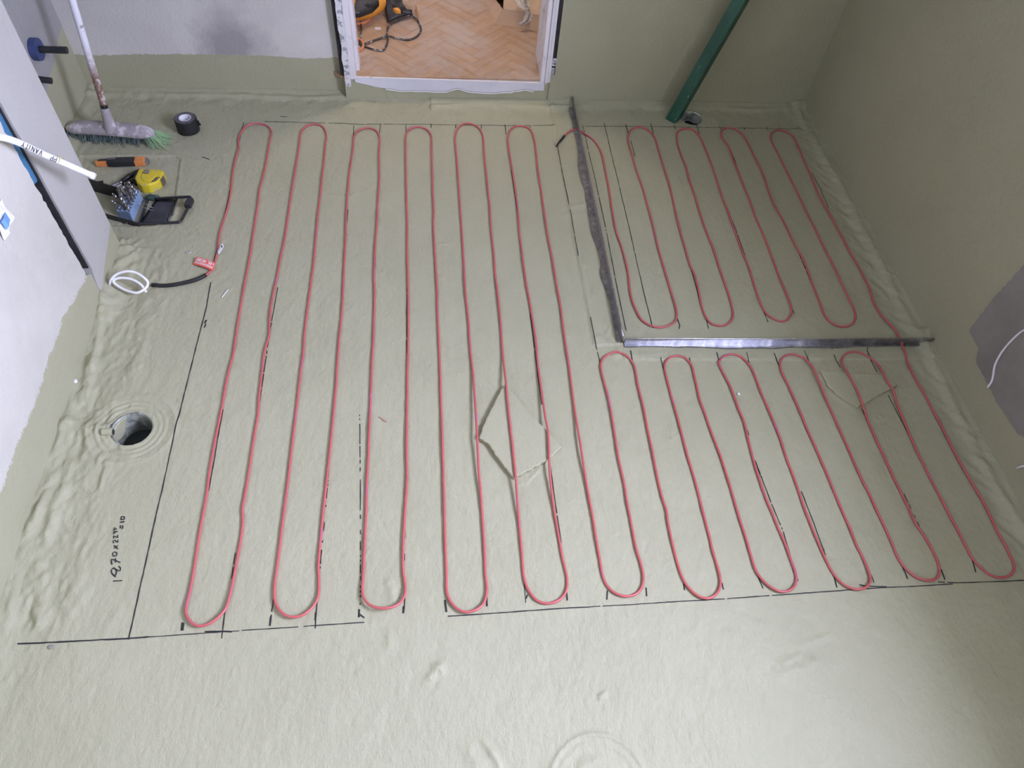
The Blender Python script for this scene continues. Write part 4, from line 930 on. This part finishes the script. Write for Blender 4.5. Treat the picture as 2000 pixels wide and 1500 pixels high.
# flat right-hand lid: plate, raised rim with a grip window, latch
invc = (Matrix.Translation(t.location) @ Matrix.Rotation(ang, 4, 'Z')).inverted()
def lq(px, py, z_=0.0): v = np.array(invc @ Vector(tuple(map(float, W(px, py, z_ + z))))); return v
c1, c2, c3, c4 = lq(268, 438, .012), lq(352, 434, .012), lq(374, 384, .030), lq(304, 388, .012)
c23 = lq(366, 408, .02)
rim = resample(np.array([c1, c2 - (c2 - c1) * .04, c2 + (c23 - c2) * .1, c23, c3 + (c23 - c3) * .12, c3 + (c4 - c3) * .05, c4]), .006)
MB().tube(rim, .0048, 8).obj('lid_rim', M_CASE, t, smooth=True)
pa, pb_, pc, pd = lq(272, 437, .008), lq(328, 434, .008), lq(346, 390, .014), lq(306, 389, .008)
MB().grid(lambda u, v: tuple((pa * (1 - u) + pb_ * u) * (1 - v) + (pd * (1 - u) + pc * u) * v), 6, 6).obj('lid_plate', simple('case_inside', (.035, .036, .045), .25, var=.5, scale=12), t, solid=.003, smooth=True)
MB().tube([pb_ + [0, 0, .003], pc + [0, 0, .003]], .0035, 8).obj('lid_crossbar', M_CASE, t, smooth=True)
lm = (c23 * .55 + c3 * .45); lt = c3 - c23; la = math.atan2(lt[1], lt[0])
MB().box((-.020, -.011, -.008), (.020, .011, .010), Matrix.Translation(Vector(tuple(lm))) @ Matrix.Rotation(la, 4, 'Z')).obj('latch', M_CASE, t, bevel=.004)
# base tray
b1, b2, b3, b4 = lq(196, 424), lq(274, 446), lq(292, 392), lq(215, 376)
def slab(mb, A, B, th, h0, h1):
    A = np.array(A); B = np.array(B); d = (B - A); d /= np.linalg.norm(d); n_ = np.array([-d[1], d[0], 0]) * th
    mb.add([A + [0, 0, h0], B + [0, 0, h0], B + n_ + [0, 0, h0], A + n_ + [0, 0, h0], A + [0, 0, h1], B + [0, 0, h1], B + n_ + [0, 0, h1], A + n_ + [0, 0, h1]], [(0, 3, 2, 1), (4, 5, 6, 7), (0, 1, 5, 4), (1, 2, 6, 5), (2, 3, 7, 6), (3, 0, 4, 7)])
mb = MB(); slab(mb, b1, b2, .004, .001, .022); mb.obj('front_wall', M_CASE, t, bevel=.001)
mb = MB(); slab(mb, b2, b3, .004, .001, .016); mb.obj('hinge_wall', M_CASE, t, bevel=.001)
mb = MB(); slab(mb, lq(176, 372), lq(245, 392), .004, .001, .052); mb.obj('left_lid', M_CASE, t, bevel=.001)
mb = MB(); mb.box((-.006, -.003, .052), (.012, .005, .056), Matrix.Translation(Vector(tuple(lq(206, 381))))); mb.obj('left_lid_clip', M_CASE, t)
rv = MB().lathe([(0, .0), (.004, 0), (.003, .002)], 10).obj('rivet', M_CHROME, t); rv.location = lq(250, 441) + [0, -.001, .012]; rv.rotation_euler = (math.radians(90), 0, 0)
# blue bit holder: three stepped rows
hA, hB, hC, hD = lq(233, 425, .0), lq(262, 434, .0), lq(281, 391, .0), lq(253, 383, .0)
M_HOLD = simple('holder_blue', (.24, .34, .50), .5, var=.08)
bits = []
rows = 3
for r in range(rows):
    u_0, u_1 = r / rows, (r + .94) / rows
    q = [hA + (hB - hA) * u_0, hA + (hB - hA) * u_1, hD + (hC - hD) * u_1, hD + (hC - hD) * u_0]
    ht_ = .030 + .006 * r
    MB().prism([(v[0], v[1]) for v in q], .0015, ht_).obj('bit_holder', M_HOLD, t, bevel=.0015)
    for k_ in range(5):
        v_ = (k_ + .6) / 5.2
        cpt = (hA + (hB - hA) * (u_0 + .16)) * (1 - v_) + (hD + (hC - hD) * (u_0 + .16)) * v_
        bits.append((cpt + [0, 0, ht_ - .006], r, k_))
for k_ in range(7):
    v_ = (k_ + .5) / 7; cpt = hB * (1 - v_) + hC * v_ + [-.004, 0, .0425]
    MB().lathe([(.0032, 0), (0, 0)], 10, tuple(cpt)).obj('socket_hole_shade', M_GAP_SHADE, t)  # holes are flat dark discs, their shade painted on
def bit_mesh(r, l):
    mb = MB(); n = 18; vs = []
    for i in range(n + 1):
        f = i / n; tw = f * 7.0; rr_ = r * (1 if f < .9 else max(.05, (1 - f) / .1))
        for k_ in range(6):
            a = tw + k_ * math.pi / 3; rk = rr_ * (1.0 if k_ % 3 != 0 else .62)
            vs.append((rk * math.cos(a), rk * math.sin(a), f * l))
    mb.add(vs, [(i * 6 + k_, i * 6 + (k_ + 1) % 6, (i + 1) * 6 + (k_ + 1) % 6, (i + 1) * 6 + k_) for i in range(n) for k_ in range(6)] + [(5, 4, 3, 2, 1, 0)])
    return mb.mesh('drill_bit', M_CHROME)
bm_ = [bit_mesh(.0040 + .0008 * k_, .052 + .006 * k_) for k_ in range(3)]
Mc = Matrix.Translation(t.location) @ Matrix.Rotation(ang, 4, 'Z')
for cpt, r, k_ in bits:
    o = bpy.data.objects.new('drill_bit', bm_[(k_ + r) % 3]); COL.objects.link(o); o.location = Mc @ Vector(tuple(cpt))
    o.rotation_euler = (random.uniform(-.08, .05), -.20 + random.uniform(-.06, .06), random.uniform(0, 3))
    tag(o, 'steel twist drill bit standing in the blue holder of the drill case', 'drill bit', 'drill bits in the blue holder')
for (pa_, pb2, lb) in (((268, 401), (301, 412), 'thin loose drill bit lying across the case lid, nearer the tray'), ((276, 394), (302, 408), 'thin loose drill bit lying across the case lid, nearer the tape measure')):
    A_ = W(*pa_, .044); B_ = W(*pb2, .022); o = MB().tube([(0, 0, 0), tuple((B_ - A_) * .5), tuple(B_ - A_)], [.0011, .0011, .0008], 8).obj('thin_drill_bit', M_CHROME, None, smooth=True); o.location = A_
    tag(o, lb, 'drill bit')
blob('cloth_scrap', 'dark green crumpled scrap behind the drill case', 'scrap', 297, 388, (.026, .012, .010), simple('dark_green_rag', (.03, .06, .05), .6), seed=9)

# ------------------------------------------------------------------ small scraps on the floor and walls
def squiggle(name, label, pts_, r, mat, z=None):
    P_ = catmull([W(*p) for p in pts_], .003); P_ = np.column_stack([P_[:, :2], height(P_[:, 0], P_[:, 1], False) + r + .0008])
    b = P_[0].copy(); o = MB().tube(P_ - b, r, 6).obj(name, mat, None, smooth=True); o.location = b
    return tag(o, label, 'scrap')
squiggle('plastic_shaving', 'white curled plastic shaving between the left marker line and the first red row', [(434, 582), (438, 577), (441, 573), (446, 567)], .0016, M_WHITE)
squiggle('plastic_shaving', 'small pink shaving between the third and fourth red loops', [(740, 815), (745, 817), (750, 822), (756, 824)], .0013, simple('pink_plastic', (.55, .22, .20), .5))
squiggle('plastic_shaving', 'pale curled shaving left of the red warning tag', [(363, 494), (368, 496), (372, 495), (374, 491)], .0014, simple('pale_plastic', (.6, .6, .56), .5))
blob('plaster_crumb', 'white crumb beside the third row in front of the shower trim', 'crumb', 1442, 770, (.005, .005, .003), M_WHITE, seed=2)
blob('plaster_crumb', 'white crumb at the foot of the left wall above the toilet drain', 'crumb', 152, 751, (.005, .006, .004), M_WHITE, seed=3)
blob('plaster_crumb', 'small grey lump near the lower left end of the marker line', 'crumb', 100, 1263, (.006, .005, .002), simple('grey_lump', (.25, .25, .22), .7), seed=4)
# white string on the right wall
s_ = catmull([PX(*p, XR - .004) for p in [(1929, 757), (1938, 742), (1943, 715), (1951, 697), (1965, 677), (1985, 656), (2004, 643), (2040, 632)]], .006)
b = s_[0].copy(); o = MB().tube(s_ - b, .0030, 8).obj('hanging_string', M_WHITE, None, smooth=True); o.location = b; tag(o, 'thin white cord hanging against the bare patch of the right wall', 'cord')
s_ = np.array([PX(*p, XR - .004) for p in [(1987, 914), (1995, 911), (2010, 909)]]); b = s_[0].copy(); o = MB().tube(s_ - b, .0035, 8).obj('string_end', M_WHITE, None, smooth=True); o.location = b; tag(o, 'short white cord end low on the right wall at the frame edge', 'cord')
# crumpled tape on the left wall at the frame edge
p = PX(4, 433, XL)
t = thing('tape_scrap', 'crumpled white and blue tape scrap stuck on the left wall', 'tape', tuple(p))
MB().grid(lambda u, v: (.003 + .007 * math.sin(5 * u + 2 * v) ** 2, (u - .5) * .07, (v - .5) * .055 + .01 * u), 6, 5).obj('tape', M_WHITE, t, solid=.001)
MB().grid(lambda u, v: (.013 + .002 * math.sin(5 * u), (u - .5) * .034 - .004, (v - .5) * .024 + .006), 3, 3).obj('blue_print', simple('tape_blue', (.18, .36, .75), .5), t, solid=.001)

# ------------------------------------------------------------------ hall: power tool, its cable, carton with plastic bag
def hz(px, py, dz=0): return W(px, py, ZH + dz)
M_TORANGE = dirty('tool_orange', (.70, .30, .04), (.36, .27, .20), .45, 12, .56, .70)
o0 = hz(735, 40)
t = thing('power_tool', 'orange and black corded power tool lying on the hall floor', 'power tool', (o0[0], o0[1], ZH))
def lt_(px, py, dz=0): return hz(px, py, dz) - o0
def slabpx(name, poly, z0, z1, mat, bev=.006, sm=False):
    P_ = [lt_(*p, (z0 + z1) / 2 if False else z1)[:2] for p in poly]
    return MB().prism([tuple(p) for p in P_], z0, z1).obj(name, mat, t, bevel=bev)
shell = catmull([lt_(680, 30, .038), lt_(704, 27, .040), lt_(728, 19, .044), lt_(744, 6, .048), lt_(750, -14, .05)], .01)
MB().tube(shell, np.linspace(.018, .026, len(shell)), 12, flat=1.3).obj('orange_shell', M_TORANGE, t, smooth=True)
slabpx('housing', [(684, 24), (695, -8), (738, -12), (740, 0), (727, 13), (702, 22)], .055, .085, M_BLACK, .008)
MB().lathe([(0, .098), (.011, .098), (.013, .093), (.020, .092), (.021, .084)], 20, tuple(lt_(722, 10, .085) * [1, 1, 0])).obj('adjuster_knob', M_BLACK, t, smooth=True, angle=30)
slabpx('orange_cover', [(682, 14), (686, -12), (697, -14), (692, 6)], .08, .098, M_TORANGE, .004)
foot = catmull([lt_(752, -8, .055), lt_(757, 12, .045), lt_(762, 26, .034), lt_(766, 34, .024)], .01)
def scoop(u, v):
    A = np.array(lt_(748, -10, .07)) * (1 - u) + np.array(lt_(757, 44, .004)) * u
    B = np.array(lt_(775, -12, .075)) * (1 - u) + np.array(lt_(806, 30, .012)) * u
    q_ = A * (1 - v) + B * v; q_[2] += .022 * math.sin(math.pi * v) * (1 - .4 * u) - .012 * math.sin(math.pi * u); return tuple(q_)
MB().grid(scoop, 12, 10).obj('black_guard', M_BLACK, t, solid=.007, smooth=True)
MB().tube(catmull([lt_(752, -20, .075), lt_(768, 6, .05), lt_(782, 22, .030), lt_(804, 25, .022)], .01), [.0125] * len(catmull([lt_(752, -20, .075), lt_(768, 6, .05), lt_(782, 22, .030), lt_(804, 25, .022)], .01)), 10).obj('guard_rib', M_BLACK, t, smooth=True)
slabpx('motor_block', [(755, -18), (783, -22), (788, 12), (782, 18), (766, 8)], .03, .055, M_BLACK, .008)
slabpx('trigger', [(767, 15), (778, 14), (783, 20), (773, 19)], .045, .062, M_TORANGE, .003)
d0 = lt_(813, 22, .022)
MB().grid(lambda u, v: tuple(np.array([d0[0] + .012 * (u - .5) + .006 * v, d0[1] + (.5 - u) * .075, .004 + v * .03 + .012 * math.sin(math.pi * u)])), 8, 3).obj('orange_flap', simple('flap_orange', (.62, .34, .17), .5), t, solid=.003, smooth=True)
M_TCAB = dirty('dusty_black_cable', (.035, .032, .032), (.40, .37, .35), .6, 55, .52, .60)
cp_ = [(806, 28, .018), (790, 34, .012), (772, 42, .006), (760, 50, .005), (756, 62, .004), (757, 78, .008), (754, 90, .004), (748, 98, .004), (735, 98, .004), (715, 92, .004), (702, 86, .005), (712, 86, .006), (728, 80, .005), (745, 74, .005), (757, 70, .013), (775, 75, .004), (795, 78, .004), (810, 74, .004), (819, 66, .004), (822, 56, .004), (818, 44, .004), (812, 36, .006), (806, 30, .008)]
cp_ = catmull([hz(*p) for p in cp_], .006); b = np.array([o0[0], o0[1], ZH])
cord = MB().tube(cp_ - b, .0042, 8).obj('power_cord', M_TCAB, t, smooth=True); cord['label'] = 'dusty black mains cord'
cp_ = catmull([hz(*p) for p in [(690, 30, .02), (698, 34, .012), (704, 44, .006), (706, 58, .005), (704, 72, .005), (702, 86, .005), (698, 82, .005)]], .006)
MB().tube(cp_ - b, .0038, 8).obj('flex_tail', M_TCAB, t, smooth=True)
cp_ = catmull([hz(*p) for p in [(690, 46, .005), (706, 46, .005), (718, 40, .005), (724, 33, .005)]], .006); b = cp_[0].copy()
o = MB().tube(cp_ - b, .0062, 10).obj('orange_hose', simple('hose_orange', (.62, .22, .09), .5), None, smooth=True); o.location = b; tag(o, 'short orange hose curving out from behind the door jamb', 'hose')
cp_ = catmull([hz(*p) for p in [(700, 76, .005), (708, 82, .005), (709, 92, .005), (700, 100, .005)]], .006); b = cp_[0].copy()
o = MB().tube(cp_ - b, .0055, 10).obj('orange_hose', simple('hose_orange_dark', (.60, .21, .09), .5), None, smooth=True); o.location = b; tag(o, 'orange hose end beside the looped black cord near the left jamb', 'hose')
p = hz(686, 64)
o = MB().box((-.05, -.028, 0), (.022, .028, .045)).obj('yellow_block', M_YEL, None, bevel=.005); o.location = (p[0], p[1], ZH); tag(o, 'yellow block half hidden behind the left door jamb', 'block')
# carton
M_CARD = simple('cardboard', (.48, .345, .235), .75, var=.06, scale=10)
A = hz(968, 47); B = hz(1075, 66); Bk = hz(945, -8); ct = thing('cardboard_box', 'open cardboard box on the hall floor behind the right jamb', 'box', (A[0], A[1], ZH))
A0 = A - A; B0 = B - A; K0 = Bk - A
fl = np.array([.025, .030, .135])      # the panels lean outwards a little
def quad(name, p, q, r_2, s_2, par=ct): return MB().grid(lambda u, v: tuple((np.array(p) * (1 - u) + np.array(q) * u) * (1 - v) + (np.array(s_2) * (1 - u) + np.array(r_2) * u) * v), 3, 3).obj(name, M_CARD, par, solid=.004)
topA = hz(982, 18, .055) - A; topB = topA + B0 * 1.0; topK = hz(962, -8, .065) - A
quad('front_panel', A0, B0, topB, topA); quad('left_panel', K0, A0, topA, topK)
quad('bottom', A0 + [.003, .004, .003], B0 + [0, .004, .003], B0 + K0 + [0, 0, .003], K0 + [.003, 0, .003])
quad('back_panel', K0, K0 + B0, topK + B0, topK); quad('right_panel', B0, B0 + K0, topK + B0, topB)
quad('front_flap', topA + [.002, 0, 0], topB, topB + np.array([.02, .10, .02]), topA + np.array([.012, .11, .03]))
# clear bag
m = Mat('clear_film', (.90, .86, .84), .10); m.set('Alpha', .6)
m.bump(m.noise(70, 5, .7), 1.0, .01)
bt = thing('plastic_bag', 'crumpled clear plastic film hanging over the front of the cardboard box', 'plastic film', tuple(hz(1024, 40, .03)))
bl = np.array(bt.location)
cpts = [np.array(hz(1014, -14, .12)), np.array(hz(1022, 4, .10)), np.array(hz(1032, 22, .075)), np.array(hz(1030, 34, .050)), np.array(hz(1018, 42, .032))]
cl = catmull(cpts, .008)
def film(u, v):
    i = u * (len(cl) - 1); c_ = cl[int(i)]; wv = .028 - .016 * u + .006 * math.sin(9 * u)
    return tuple(c_ - bl + np.array([(v - .5) * 2 * wv, -.022 - .012 * math.sin(v * 11 + u * 6) * .7, .006 * math.sin(v * 17 + u * 13)]))
MB().grid(film, 26, 16).obj('film', m.m, bt, solid=.0006, smooth=True)
MB().box((-.012, -.004, 0), (.012, .004, .006)).obj('screw_chip', M_WHITE, None).location = hz(738, 57); o = bpy.data.objects['screw_chip']; o.name = 'plaster_chip'; tag(o, 'small white plaster chip on the hall floor inside the black cord loop', 'chip')
